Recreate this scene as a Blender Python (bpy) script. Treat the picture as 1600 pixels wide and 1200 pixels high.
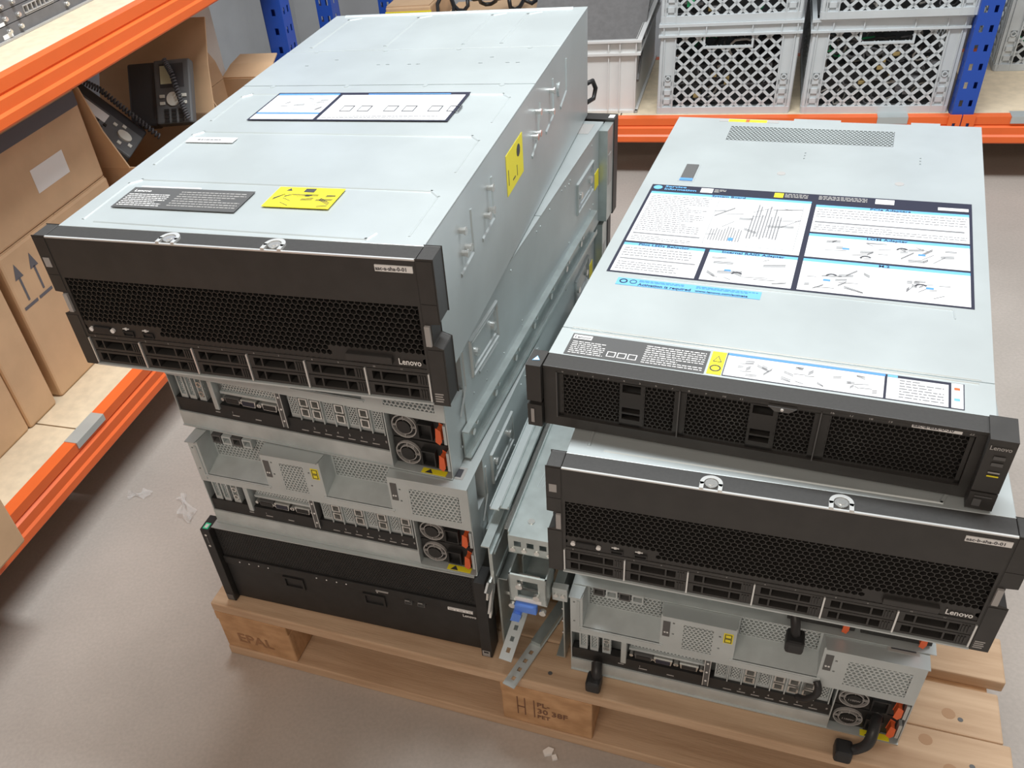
import bpy, math, random
from mathutils import Vector, Matrix
S = bpy.context.scene
for o in list(bpy.data.objects): bpy.data.objects.remove(o)
COL = S.collection
rnd = random.Random(7)
# ------------------------------------------------------------------ camera
cd = bpy.data.cameras.new('camera'); cam = bpy.data.objects.new('camera', cd); COL.objects.link(cam)
_y, _p, _r = -0.12156672, 0.695392387, -0.161807343
_f = Vector((math.sin(_y)*math.cos(_p), math.cos(_y)*math.cos(_p), -math.sin(_p)))
_rt = _f.cross(Vector((0, 0, 1))).normalized(); _up = _rt.cross(_f)
_c, _s = math.cos(_r), math.sin(_r)
_rt, _up = _c*_rt+_s*_up, -_s*_rt+_c*_up
M = Matrix((_rt, _up, -_f)).transposed().to_4x4(); M.translation = (.442126, -.974479, 1.287781)
cam.matrix_world = M
cd.sensor_width = 36; cd.lens = 1359.17/1600*36; cd.shift_x = 147.41/1600; cd.shift_y = 92.54/1600
cd.clip_start = .02
S.camera = cam
# ------------------------------------------------------------------ world, lights, exposure
S.view_settings.view_transform = 'Standard'; S.view_settings.look = 'None'
S.view_settings.gamma = 1; S.view_settings.use_curve_mapping = False
S.view_settings.exposure = 0.0
w = bpy.data.worlds.new('world'); S.world = w; w.use_nodes = True
w.node_tree.nodes['Background'].inputs[0].default_value = (1.0, .86, .75, 1)
w.node_tree.nodes['Background'].inputs[1].default_value = .32
RY = math.radians(-17.2)
EX = Vector((math.cos(RY), math.sin(RY), 0)); EY = Vector((-math.sin(RY), math.cos(RY), 0))
def R(x, y, z=0): return EX*x+EY*y+Vector((0, 0, z))
def area(name, loc, sx, sy, power, col, rot=(0, 0, 0)):
    l = bpy.data.lights.new(name, 'AREA'); l.shape = 'RECTANGLE'; l.size = sx; l.size_y = sy; l.energy = power; l.color = col
    o = bpy.data.objects.new(name, l); COL.objects.link(o); o.location = loc; o.rotation_euler = rot; return o
area('ceiling_lamp_middle_offscreen', R(.40, .62, 2.9), 1.5, .4, 86, (.93, .98, 1), (0, 0, RY))
area('ceiling_lamp_behind_camera_offscreen', R(.2, -2.4, 2.9), 1.5, .4, 38, (1, .86, .72), (0, 0, RY))
area('ceiling_lamp_right_offscreen', R(2.6, 1.0, 2.9), 1.5, .5, 30, (.95, .98, 1), (0, 0, RY))
# ------------------------------------------------------------------ materials
MAT = {}
def mat(name, col, rough=.5, metal=0., var=0., scale=20., bump=0., bscale=200., col2=None, stretch=None, emit=0, alpha=1, trans=0, spec=.5):
    m = bpy.data.materials.new(name); m.use_nodes = True; nt = m.node_tree; b = nt.nodes['Principled BSDF']
    b.inputs['Roughness'].default_value = rough; b.inputs['Metallic'].default_value = metal
    b.inputs['Specular IOR Level'].default_value = spec
    c = (*col, 1); b.inputs['Base Color'].default_value = c
    tc = nt.nodes.new('ShaderNodeTexCoord'); src = tc.outputs['Object']
    if stretch:
        mp = nt.nodes.new('ShaderNodeMapping'); mp.inputs['Scale'].default_value = stretch; nt.links.new(src, mp.inputs[0]); src = mp.outputs[0]
    if var or col2:
        n = nt.nodes.new('ShaderNodeTexNoise'); n.inputs['Scale'].default_value = scale; n.inputs['Detail'].default_value = 6
        nt.links.new(src, n.inputs['Vector'])
        rp = nt.nodes.new('ShaderNodeValToRGB'); nt.links.new(n.outputs['Fac'], rp.inputs[0])
        a = col2 if col2 else tuple(max(0, x*(1-var)) for x in col)
        bcol = col if col2 else tuple(min(1, x*(1+var)) for x in col)
        rp.color_ramp.elements[0].position = .35; rp.color_ramp.elements[1].position = .65
        rp.color_ramp.elements[0].color = (*a, 1); rp.color_ramp.elements[1].color = (*bcol, 1)
        nt.links.new(rp.outputs[0], b.inputs['Base Color'])
    if bump:
        n2 = nt.nodes.new('ShaderNodeTexNoise'); n2.inputs['Scale'].default_value = bscale; n2.inputs['Detail'].default_value = 4
        nt.links.new(src, n2.inputs['Vector'])
        bp = nt.nodes.new('ShaderNodeBump'); bp.inputs['Strength'].default_value = bump; bp.inputs['Distance'].default_value = .002
        nt.links.new(n2.outputs['Fac'], bp.inputs['Height']); nt.links.new(bp.outputs[0], b.inputs['Normal'])
    if alpha < 1: b.inputs['Alpha'].default_value = alpha
    if trans: b.inputs['Transmission Weight'].default_value = trans
    MAT[name] = m; return m
mat('galv', (.55, .60, .605), .40, .45, .05, 9)
mat('galv_rail', (.54, .60, .595), .33, .65, .10, 30)
mat('galv_dull', (.55, .60, .605), .5, .2, .06, 14)
mat('zinc', (.55, .60, .605), .5, .3, .08, 30)
mat('steel', (.78, .78, .76), .25, .8)
mat('edge', (.78, .79, .78), .3, .5)
mat('black', (.020, .020, .020), .5, 0, .15, 60)
mat('bezel', (.038, .036, .034), .45, 0, .1, 40)
mat('bezel_top', (.038, .036, .034), .5, 0, .08, 300)
mat('mesh', (.038, .036, .034), .42, .2)
mat('dgrey', (.11, .11, .11), .5)
mat('lgrey', (.40, .39, .38), .45)
mat('white', (.86, .86, .85), .5)
mat('paper', (.74, .75, .76), .55)
mat('ink', (.05, .05, .06), .6)
mat('inkgrey', (.20, .20, .21), .6)
mat('navy', (.022, .024, .045), .45)
mat('blue', (.10, .30, .72), .5)
mat('skyblue', (.16, .45, .80), .5)
mat('latchblue', (.12, .28, .85), .4)
mat('yellow', (.93, .80, .03), .5)
mat('yellowdim', (.93, .80, .03), .5)
mat('charcoal_label', (.085, .085, .085), .55)
mat('orange', (.85, .15, .03), .38, 0, .04, 8)
mat('orange_tab', (.80, .14, .04), .4)
mat('rackblue', (.015, .075, .42), .4)
mat('board', (.74, .62, .45), .6, 0, .07, 40)
mat('carton', (.64, .43, .26), .75, 0, .06, 12, .15, 60)
mat('carton_pale', (.76, .72, .66), .7, 0, .04, 10)
mat('carton_in', (.42, .26, .13), .8, 0, .08, 12)
mat('tape', (.62, .44, .22), .3)
mat('print_grey', (.13, .13, .15), .7)
mat('wood', (.62, .44, .29), .75, 0, .0, 6, .25, 40, col2=(.48, .32, .20), stretch=(.8, 9, 9))
mat('wood_block', (.60, .36, .19), .75, 0, .0, 8, .3, 60, col2=(.44, .25, .12), stretch=(3, 12, 5))
mat('knot', (.42, .25, .14), .7)
mat('stamp', (.20, .10, .06), .8)
mat('stamp_faint', (.34, .18, .09), .8)
mat('crate', (.56, .60, .62), .5, 0, .04, 10)
mat('crate_old', (.56, .60, .62), .6, 0, .1, 10)
mat('tote', (.70, .70, .69), .5, 0, .03, 8)
mat('foam', (.17, .165, .165), .8, 0, .08, 60)
mat('cable', (.018, .018, .019), .45)
mat('tangle_dark', (.05, .05, .052), .5)
mat('cable_light', (.55, .52, .48), .5)
mat('cable_grey', (.10, .10, .11), .5)
mat('tangle_grey', (.20, .20, .21), .5)
mat('cable_green', (.03, .35, .14), .5)
mat('brass', (.65, .50, .22), .35, .7)
mat('phone', (.125, .13, .135), .5)
mat('phone_dark', (.055, .055, .06), .45)
mat('lcd', (.62, .64, .45), .3)
mat('button', (.72, .71, .64), .45)
mat('switch', (.16, .16, .17), .5, .2, .06, 60)
mat('wall', (.47, .49, .51), .8, 0, .06, 5, .5, 25)
mat('green', (.05, .75, .40), .5)
mat('film', (.85, .85, .85), .15, 0, alpha=.25)
def floor_mat():
    m = mat('floor', (.47, .425, .385), .55, 0, .0, 3, .05, 200, col2=(.40, .36, .325))
    nt = m.node_tree; b = nt.nodes['Principled BSDF']; rp = [n for n in nt.nodes if n.type == 'VALTORGB'][0]
    v = nt.nodes.new('ShaderNodeTexNoise'); v.inputs['Scale'].default_value = 160; v.inputs['Detail'].default_value = 3
    tc = [n for n in nt.nodes if n.type == 'TEX_COORD'][0]; nt.links.new(tc.outputs['Object'], v.inputs['Vector'])
    r2 = nt.nodes.new('ShaderNodeValToRGB'); r2.color_ramp.elements[0].position = .3; r2.color_ramp.elements[1].position = .75
    r2.color_ramp.elements[0].color = (.93, .93, .93, 1); r2.color_ramp.elements[1].color = (1.06, 1.06, 1.06, 1)
    nt.links.new(v.outputs['Fac'], r2.inputs[0])
    mx = nt.nodes.new('ShaderNodeMixRGB'); mx.blend_type = 'MULTIPLY'; mx.inputs[0].default_value = 1
    nt.links.new(rp.outputs[0], mx.inputs[1]); nt.links.new(r2.outputs[0], mx.inputs[2]); nt.links.new(mx.outputs[0], b.inputs['Base Color'])
floor_mat()
# ------------------------------------------------------------------ mesh helpers
class MB:
    def __init__(s): s.v = []; s.f = []; s.mi = []; s.cur = 0
    def add(s, vs, fs):
        n = len(s.v); s.v += [tuple(p) for p in vs]; s.f += [tuple(i+n for i in f) for f in fs]; s.mi += [s.cur]*len(fs); return s
    def box(s, x0, x1, y0, y1, z0, z1, mtx=None):
        vs = [Vector((x, y, z)) for x in (x0, x1) for y in (y0, y1) for z in (z0, z1)]
        if mtx: vs = [mtx @ p for p in vs]
        return s.add(vs, [(0, 1, 3, 2), (4, 6, 7, 5), (0, 4, 5, 1), (2, 3, 7, 6), (0, 2, 6, 4), (1, 5, 7, 3)])
    def prism(s, pts, axis, lo, hi):
        n = len(pts)
        def mk(p, t):
            return {'x': (t, p[0], p[1]), 'y': (p[0], t, p[1]), 'z': (p[0], p[1], t)}[axis]
        vs = [mk(p, lo) for p in pts]+[mk(p, hi) for p in pts]
        return s.add(vs, [tuple(range(n)), tuple(range(2*n-1, n-1, -1))]+[(i, (i+1) % n, (i+1) % n+n, i+n) for i in range(n)])
    def cyl(s, c, axis, r, h, n=14, r2=None):
        r2 = r if r2 is None else r2; c = Vector(c); vs = []
        for k, rr in ((0, r), (h, r2)):
            for i in range(n):
                a = 2*math.pi*i/n; p, q = rr*math.cos(a), rr*math.sin(a)
                vs.append(c+Vector({'x': (k, p, q), 'y': (p, k, q), 'z': (p, q, k)}[axis]))
        return s.add(vs, [tuple(range(n)), tuple(range(2*n-1, n-1, -1))]+[(i, (i+1) % n, (i+1) % n+n, i+n) for i in range(n)])
    def ring(s, c, axis, ro, ri, h, n=18, a0=0, a1=2*math.pi):
        c = Vector(c); vs = []; full = abs(a1-a0-2*math.pi) < 1e-6; m = n if full else n+1
        for i in range(m):
            a = a0+(a1-a0)*i/n
            for rr in (ro, ri):
                for k in (0, h):
                    p, q = rr*math.cos(a), rr*math.sin(a)
                    vs.append(c+Vector({'x': (k, p, q), 'y': (p, k, q), 'z': (p, q, k)}[axis]))
        fs = []
        for i in range(n):
            a, b = 4*i, 4*((i+1) % m)
            fs += [(a, a+1, b+1, b), (a+2, b+2, b+3, a+3), (a, b, b+2, a+2), (a+1, a+3, b+3, b+1)]
        if not full: fs += [(0, 2, 3, 1), (4*n, 4*n+1, 4*n+3, 4*n+2)]
        return s.add(vs, fs)
    def tube(s, path, r, n=8, caps=True):
        path = [Vector(p) for p in path]; vs = []; up = Vector((0, 0, 1)); pn = None
        for i, p in enumerate(path):
            t = (path[min(i+1, len(path)-1)]-path[max(i-1, 0)]).normalized()
            if pn is None:
                a = up if abs(t.z) < .9 else Vector((1, 0, 0)); pn = (a-t*a.dot(t)).normalized()
            else:
                pn = (pn-t*pn.dot(t)); pn = pn.normalized() if pn.length > 1e-6 else t.orthogonal().normalized()
            q = t.cross(pn)
            vs += [p+(pn*math.cos(2*math.pi*k/n)+q*math.sin(2*math.pi*k/n))*r for k in range(n)]
        fs = [(i*n+k, i*n+(k+1) % n, (i+1)*n+(k+1) % n, (i+1)*n+k) for i in range(len(path)-1) for k in range(n)]
        if caps: fs += [tuple(range(n)), tuple(range((len(path)-1)*n, len(path)*n))]
        return s.add(vs, fs)
    def ridge(s, path, w, h, nrm='z'):
        # raised bead along a 2-D path; nrm 'z' -> (x, y, base) ; 'x' -> (base, y, z)
        for a, b in zip(path, path[1:]):
            a = Vector(a); b = Vector(b); d = (b-a).normalized(); q = Vector((0, 0, 1)) if nrm == 'z' else Vector((1, 0, 0))
            n = q.cross(d)*w*.5; a = a-d*w*.3; b = b+d*w*.3
            s.add([a-n, a+n, a-n*.45+q*h, a+n*.45+q*h, b-n, b+n, b-n*.45+q*h, b+n*.45+q*h],
                  [(0, 1, 3, 2), (4, 6, 7, 5), (0, 2, 6, 4), (2, 3, 7, 6), (3, 1, 5, 7), (0, 4, 5, 1)])
        return s
    def perf(s, a0, a1, b0, b1, pitch, ratio, c, depth, plane='y', mask=None, n=6):
        rh = pitch*math.sqrt(3)/2; Rr = pitch/math.sqrt(3); row = 0; b = b0+Rr*.9
        def mk(p, q, t): return {'y': (p, c+t, q), 'z': (p, q, c-t), 'x': (c-t, p, q)}[plane]
        while b < b1-Rr*.6:
            a = a0+pitch*(.5 if row % 2 == 0 else 1.0)
            while a < a1-pitch*.4:
                hexo = [(a+Rr*math.sin(math.pi/3*k), b+Rr*math.cos(math.pi/3*k)) for k in range(6)]
                if mask and not mask(a, b): s.add([mk(p, q, 0) for p, q in hexo], [tuple(range(6))])
                else:
                    hi = [(a+Rr*ratio*math.sin(math.pi/3*k), b+Rr*ratio*math.cos(math.pi/3*k)) for k in range(6)]
                    s.add([mk(p, q, 0) for p, q in hexo]+[mk(p, q, 0) for p, q in hi]+[mk(p, q, depth) for p, q in hi],
                          [(k, (k+1) % 6, (k+1) % 6+6, k+6) for k in range(6)]+[(k+6, (k+1) % 6+6, (k+1) % 6+12, k+12) for k in range(6)])
                a += pitch
            b += rh; row += 1
        return s
    def frame(s, a0, a1, b0, b1, A0, A1, B0, B1, c0, c1, plane='y'):
        # rectangular plate A,B with rectangular opening a,b
        for p in ((A0, A1, B0, b0), (A0, A1, b1, B1), (A0, a0, b0, b1), (a1, A1, b0, b1)):
            if p[1]-p[0] > 1e-5 and p[3]-p[2] > 1e-5:
                if plane == 'y': s.box(p[0], p[1], c0, c1, p[2], p[3])
                elif plane == 'z': s.box(p[0], p[1], p[2], p[3], c0, c1)
                else: s.box(c0, c1, p[0], p[1], p[2], p[3])
        return s
    def build(s, name, m, parent=None, smooth=False, bevel=0):
        me = bpy.data.meshes.new(name); me.from_pydata(s.v, [], s.f)
        ms = m if isinstance(m, (list, tuple)) else [m]
        for k in ms: me.materials.append(MAT[k])
        if len(ms) > 1: me.polygons.foreach_set('material_index', s.mi)
        if smooth: me.polygons.foreach_set('use_smooth', [True]*len(me.polygons))
        me.update(); o = bpy.data.objects.new(name, me); COL.objects.link(o)
        if parent: o.parent = parent
        if bevel:
            b = o.modifiers.new('bevel', 'BEVEL'); b.width = bevel; b.segments = 2; b.limit_method = 'ANGLE'
        return o
def mb(): return MB()
def bx(name, m, parent, *a, bevel=0): return mb().box(*a).build(name, m, parent, bevel=bevel)
def thing(name, label, cat, loc=(0, 0, 0), rz=0, group=None, scale=1, zs=1):
    o = bpy.data.objects.new(name, None); COL.objects.link(o); o.location = loc; o.rotation_euler = (0, 0, rz); o.scale = (scale, scale, scale*zs)
    o.empty_display_size = .05
    return tag(o, label, cat, group)
def tag(o, label, cat, group=None):
    o['label'] = label; o['category'] = cat
    if group: o['group'] = group
    return o
def struct(o): o['kind'] = 'structure'; return o
TEXTS = []
def text(s, size, loc, parent, m, plane='y', name='lettering', align='LEFT', sx=1.0, rot=0):
    c = bpy.data.curves.new(name, 'FONT'); c.body = s; c.size = size; c.align_x = align; c.resolution_u = 2; c.offset = size*.018
    o = bpy.data.objects.new(name, c); COL.objects.link(o); TEXTS.append((o, loc, parent, m, plane, name, sx, rot))
def flush_texts():
    bpy.context.view_layer.update(); dg = bpy.context.evaluated_depsgraph_get()
    for o, loc, parent, m, plane, name, sx, rot in TEXTS:
        me = bpy.data.meshes.new_from_object(o.evaluated_get(dg))
        ca, sa = math.cos(rot), math.sin(rot)
        for v in me.vertices:
            x, y = v.co.x*sx, v.co.y; x, y = ca*x-sa*y, sa*x+ca*y
            if plane == 'y': v.co = (loc[0]+x, loc[1], loc[2]+y)
            elif plane == 'z': v.co = (loc[0]+x, loc[1]+y, loc[2])
            elif plane == 'x': v.co = (loc[0], loc[1]+x, loc[2]+y)
        me.materials.clear(); me.materials.append(MAT[m]); me.name = name
        n = bpy.data.objects.new(name, me); COL.objects.link(n); n.parent = parent
        cu = o.data; bpy.data.objects.remove(o); bpy.data.curves.remove(cu)
def greek(x0, x1, y0, y1, rows, z, seed=0, fill=.55, full=1.0):
    """rows of short printed dashes on a horizontal label"""
    g = mb(); r = random.Random(seed); dy = (y1-y0)/rows
    for i in range(rows):
        x = x0; yy = y1-dy*(i+.5); end = x0+(x1-x0)*(full if r.random() < .7 else r.uniform(.4, 1)*full)
        while x < end:
            l = r.uniform(.002, .007); e = min(x+l, end); g.box(x, e, yy-dy*fill*.5, yy+dy*fill*.5, z-.0003, z); x = e+.0012
    return g
def sketch(x0, x1, y0, y1, z, seed, n=18):
    """small technical line drawing printed on a label"""
    g = mb(); r = random.Random(seed)
    for i in range(n):
        cx, cy = r.uniform(x0, x1), r.uniform(y0, y1); l = r.uniform(.1, .35)*(x1-x0); a = r.choice((.12, .12, .9, -.5))+r.uniform(-.08, .08)
        for k in range(r.choice((1, 2, 3))):
            oy = k*.0022
            p = Vector((max(x0, cx-l/2*math.cos(a)), min(max(cy-l/2*math.sin(a)+oy, y0), y1), z)); q = Vector((min(x1, cx+l/2*math.cos(a)), min(max(cy+l/2*math.sin(a)+oy, y0), y1), z))
            if (q-p).length < .003: continue
            d = (q-p).normalized(); nn = Vector((-d.y, d.x, 0))*.00042
            g.add([p-nn, q-nn, q+nn, p+nn], [(0, 1, 2, 3)])
    return g
# ------------------------------------------------------------------ room
fl = mb().box(-4, 5, -3, 4.5, -.05, 0).build('floor', 'floor'); struct(fl)
wb = mb().box(-1.35, 5, 3.1, 3.2, 0, 3).build('wall_back', 'wall'); wb.rotation_euler.z = RY; struct(wb)
wl = mb().box(-1.40, -1.30, -3, 3.1, 0, 3).build('wall_left', 'wall'); wl.rotation_euler.z = RY; struct(wl)
# ------------------------------------------------------------------ racks
def upright(parent, x0, y0, z1, along='x', w=.055, d=.06):
    """blue perforated post: face towards -y (along='x') or +x (along='y')"""
    g = mb(); zs = [0]; z = .03
    while z+.05 < z1: zs += [z, z+.018]; z += .05
    zs.append(z1)
    cols = [0, w*.2, w*.36, w*.64, w*.8, w]
    def put(a0, a1, b0, b1, z0, zz1):
        if along == 'x': g.box(x0+a0, x0+a1, y0+b0, y0+b1, z0, zz1)
        else: g.box(x0-b1, x0-b0, y0+a0, y0+a1, z0, zz1)
    for i in range(len(zs)-1):
        if i % 2 == 0: put(0, w, 0, .002, zs[i], zs[i+1])
        else:
            for k in (0, 2, 4): put(cols[k], cols[k+1], 0, .002, zs[i], zs[i+1])
    scol = [0.002, d*.35, d*.55, d]
    for a0, a1 in ((0, .002), (w-.002, w)):
        for i in range(len(zs)-1):
            if i % 2 == 0: put(a0, a1, .002, d, zs[i], zs[i+1])
            else:
                put(a0, a1, scol[0], scol[1], zs[i], zs[i+1]); put(a0, a1, scol[2], scol[3], zs[i], zs[i+1])
    put(0, .012, d-.002, d, 0, z1); put(w-.012, w, d-.002, d, 0, z1)
    return g.build('upright', 'rackblue', parent)
BEAM = [(0, .002), (0, .075), (-.030, .075), (-.030, 0), (.004, 0), (.007, .003), (.007, .020), (.003, .024), (.003, .048), (-.004, .052)]
def beam(parent, axis, a0, a1, off, ztop):
    g = mb(); z0 = ztop-.075
    prof = [(-.030, 0), (.006, 0), (.009, .004), (.009, .020), (.004, .025), (.004, .045), (-.003, .050), (0, .054), (0, .075), (-.030, .075)]
    if axis == 'y': g.prism([(off+p, z0+q) for p, q in prof], 'y', a0, a1)     # faces +x
    else: g.prism([(off-p, z0+q) for p, q in prof], 'x', a0, a1)               # faces -y
    return g.build('beam', 'orange', parent)
rl = thing('storage_rack', 'orange and blue storage rack holding brown cartons and telephones', 'rack', (0, 0, 0), RY)
FX = -.547
for zt in (.2, .88):
    beam(rl, 'y', -2.2, 1.56, FX, zt); 
    mb().box(-1.15+.0, -1.12, -2.2, 1.56, zt-.075, zt).build('beam', 'orange', rl)
    for i in range(3): bx('shelf_board', 'board', rl, -1.119, FX-.004, -2.2+i*1.2533+.002, -2.2+(i+1)*1.2533-.002, zt-.02, zt-.0005)
upright(rl, FX, 1.56, 2.0, 'y'); upright(rl, -1.09, 1.56, 2.0, 'y'); upright(rl, FX, -2.26, 2.0, 'y'); upright(rl, -1.09, -2.26, 2.0, 'y')
for y in (.262, -.9): bx('support_bar', 'galv', rl, FX-.03, FX+.003, y, y+.10, .186, .2015)
rb = thing('storage_rack', 'orange and blue storage rack holding grey lattice crates', 'rack', (0, 0, 0), RY)
BY = 2.046
for a0, a1 in ((-.62, 1.268), (1.323, 3.2)):
    beam(rb, 'x', a0, a1, BY, .2); bx('beam', 'orange', rb, a0, a1, BY+.57, BY+.6, .125, .2)
    n = 2; 
    for i in range(n): bx('shelf_board', 'board', rb, a0+(a1-a0)*i/n+.002, a0+(a1-a0)*(i+1)/n-.002, BY+.004, BY+.569, .18, .1995)
for x in (-.675, 1.268, 3.2):
    upright(rb, x, BY, 2.0, 'x'); upright(rb, x, BY+.54, 2.0, 'x')
for x, s in ((1.268, -1), (1.323, 1), (-.62, 1)):
    g = mb(); x0, x1 = (x-.028, x+.0) if s < 0 else (x, x+.028)
    if x == 1.268: x0, x1 = 1.262, 1.294
    if x == 1.323: x0, x1 = 1.297, 1.330
    g.frame((x0+x1)/2-.004, (x0+x1)/2+.004, .165, .185, x0, x1, .10, .208, BY-.008, BY-.002); g.build('beam_connector', 'orange', rb)
for x in (1.077, 1.42, .15): bx('support_bar', 'galv', rb, x, x+.081, BY-.004, BY+.04, .182, .2015)
# ------------------------------------------------------------------ cartons, phones, switch on the side rack
def carton(label, x0, x1, y0, y1, z0, z1, m='carton', arrows=(), tape=True, name='carton', seam=True):
    t = thing(name, label, 'box', R((x0+x1)/2, (y0+y1)/2, z0), RY)
    hx, hy, h = (x1-x0)/2, (y1-y0)/2, z1-z0
    mb().box(-hx, hx, -hy, hy, 0, h).build('body', m, t, bevel=.006)
    if seam: mb().box(-hx+.004, hx-.004, -hy+.004, -.0008, h, h+.003).build('flap', m, t); mb().box(-hx+.004, hx-.004, .0008, hy-.004, h, h+.003).build('flap', m, t)
    if tape: mb().box(-hx, hx+.0008, -.025, .025, h+.003, h+.0035).box(hx, hx+.0008, -.025, .025, h-.05, h+.0035).build('tape', 'tape', t)
    for ay, az, sc in arrows:
        g = mb(); X = hx+.0006
        g.add([(X, ay-.003*sc, az), (X, ay+.003*sc, az), (X, ay+.003*sc, az+.055*sc), (X, ay-.003*sc, az+.055*sc)], [(0, 1, 2, 3)])
        g.add([(X, ay-.013*sc, az+.052*sc), (X, ay+.013*sc, az+.052*sc), (X, ay, az+.085*sc)], [(0, 1, 2)])
        g.add([(X, ay-.022*sc, az-.014*sc), (X, ay+.022*sc, az-.014*sc), (X, ay+.022*sc, az-.007*sc), (X, ay-.022*sc, az-.007*sc)], [(0, 1, 2, 3)])
        g.build('arrow_print', 'print_grey', t)
    return t
carton('brown carton with a single printed arrow and nothing stacked on it', -1.08, -.686, .0, .287, .2, .553, arrows=((.10, .235, 1),), tape=False)
carton('narrow plain brown carton wedged between two wider cartons', -1.08, -.682, .289, .381, .2, .555, tape=False, seam=False)
carton('brown carton with a pair of printed arrows, under the pale-labelled carton', -1.08, -.684, .404, .80, .2, .548, arrows=((-.115, .235, 1), (-.165, .235, 1)), tape=False)
cb = carton('brown carton with pale label and dark band, on top of another carton', -1.05, -.684, .41, .795, .552, .785, tape=False)
bx('pale_label', 'white', cb, .183, .1838, -.02, .09, .055, .105); bx('dark_band', 'print_grey', cb, .183, .1838, -.19, .19, .165, .195)
carton('brown carton overhanging the orange beam, its front past the shelf edge', -.86, -.467, -.42, -.006, .2, .47, tape=True)
def opencarton(name, label, x0, x1, y0, y1, z1, flaps):
    t = thing(name, label, 'box', R((x0+x1)/2, (y0+y1)/2, .2), RY); hx, hy, h = (x1-x0)/2, (y1-y0)/2, z1-.2; k = .004
    mb().box(-hx, hx, -hy, hy, 0, k).box(hx-k, hx, -hy, hy, k, h).box(-hx, -hx+k, -hy, hy, k, h).box(-hx+k, hx-k, -hy, -hy+k, k, h).box(-hx+k, hx-k, hy-k, hy, k, h).build('body', 'carton', t)
    for side, ang, ln in flaps:
        g = mb(); L = hx if side in 'lr' else hy
        # flap in local frame: hinge along u, extends along v
        c, s = math.cos(ang)*ln, math.sin(ang)*ln
        if side == 'r': P = [(-hx, hy, h), (hx, hy, h), (hx-.02, hy+c, h+s), (-hx+.02, hy+c, h+s)]
        if side == 'l': P = [(-hx, -hy, h), (hx-.045, -hy, h), (hx-.085, -hy-c, h+s), (-hx+.02, -hy-c, h+s)]
        if side == 'f': P = [(hx, -hy, h), (hx, hy, h), (hx+c, hy-.01, h+s), (hx+c, -hy+.01, h+s)]
        if side == 'b': P = [(-hx, -hy, h), (-hx, hy, h), (-hx-c, hy-.01, h+s), (-hx-c, -hy+.01, h+s)]
        P = [Vector(p) for p in P]; n = (P[1]-P[0]).cross(P[2]-P[0]).normalized()*.0035
        mid = [(P[1]+P[2])/2+n*2.5, (P[0]+P[3])/2+n*1.5]
        q = [P[0], P[1], mid[0], P[2], P[3], mid[1]]
        vs = q+[p+n for p in q]
        g.add(vs, [(0, 1, 2, 5), (5, 2, 3, 4), (6, 11, 8, 7), (11, 10, 9, 8), (0, 6, 7, 1), (1, 7, 8, 2), (2, 8, 9, 3), (3, 9, 10, 4), (4, 10, 11, 5), (5, 11, 6, 0)])
        g.build('flap', 'carton', t)
    return t
opencarton('open_carton', 'open brown carton with raised flaps, filled with desk telephones', -.96, -.60, .845, 1.185, .55, (('l', 1.42, .20), ('r', 1.12, .23)))
opencarton('open_carton', 'half-open empty brown carton with folded-out flaps beside telephone carton', -.72, -.56, 1.215, 1.45, .55, (('r', .35, .10), ('f', -.4, .06), ('b', 1.2, .10), ('l', 1.8, .08)))
carton('tall whitish carton standing behind the half-open carton', -.98, -.768, 1.30, 1.555, .2, .82, m='carton_pale', tape=False)
def phone(label, pts, flip=1):
    """pts: face corners (top left, top right, bottom right, bottom left) in room coordinates"""
    P = [R(*p) for p in pts]; o = P[3]; u = (P[2]-P[3]); v = (P[0]-P[3]); W, H = u.length, v.length
    u.normalize(); n = u.cross(v).normalized(); v = n.cross(u).normalized()
    t = thing('desk_phone', label, 'telephone'); t.matrix_world = Matrix.Translation(o) @ Matrix((u, v, n)).transposed().to_4x4()
    mb().box(0, W, 0, H, -.03, 0).build('body', 'phone', t, bevel=.005)
    mb().box(-.075 if flip > 0 else W, 0 if flip > 0 else W+.055, .0, H, -.045, -.010).build('handset_cradle', 'phone_dark', t, bevel=.006)
    return t, W, H
p2, W, H = phone('grey desk telephone with coiled cord across its display', [(-.760, 1.136, .692), (-.668, 1.158, .680), (-.607, 1.087, .564), (-.700, 1.065, .566)])
bx('display_recess', 'phone_dark', p2, W*.16, W*.82, H*.56, H*.93, -.002, .0006); bx('display', 'lcd', p2, W*.18, W*.48, H*.62, H*.90, 0, .0015)
g = mb(); g.cyl((W*.5, H*.38, 0), 'z', .017, .004, 18); g.build('navigation_disc', 'button', p2)
for a, b in ((.2, .43), (.2, .32), (.8, .43), (.8, .32)): mb().box(W*a-.007, W*a+.007, H*b-.004, H*b+.004, 0, .003).build('soft_key', 'button', p2, bevel=.001)
for i in range(3):
    for j in range(4): mb().box(W*(.3+.2*i)-.006, W*(.3+.2*i)+.006, H*(.21-.055*j)-.003, H*(.21-.055*j)+.003, 0, .003).build('key', 'black', p2)
def coil(path, r, turns, wr):
    pts = []; path = [Vector(p) for p in path]; N = turns*8
    for i in range(N+1):
        s = i/N*(len(path)-1); k = min(int(s), len(path)-2); f = s-k; c = path[k].lerp(path[k+1], f); d = (path[k+1]-path[k]).normalized()
        a = d.orthogonal().normalized(); b = d.cross(a); th = 2*math.pi*i/8
        pts.append(c+(a*math.cos(th)+b*math.sin(th))*r)
    return mb().tube(pts, wr, 6)
coil([(W*.35, H*.98, .012), (W*.55, H*.75, .014), (W*.75, H*.35, .016), (W*.95, H*.02, .016)], .0055, 26, .0022).build('coiled_cord', 'cable_grey', p2, smooth=True)
p1, W, H = phone('grey desk telephone with white paper strip, nearer the pale-labelled carton', [(-.791, .986, .668), (-.831, 1.086, .672), (-.695, .990, .563), (-.667, .884, .558)], -1)
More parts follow.
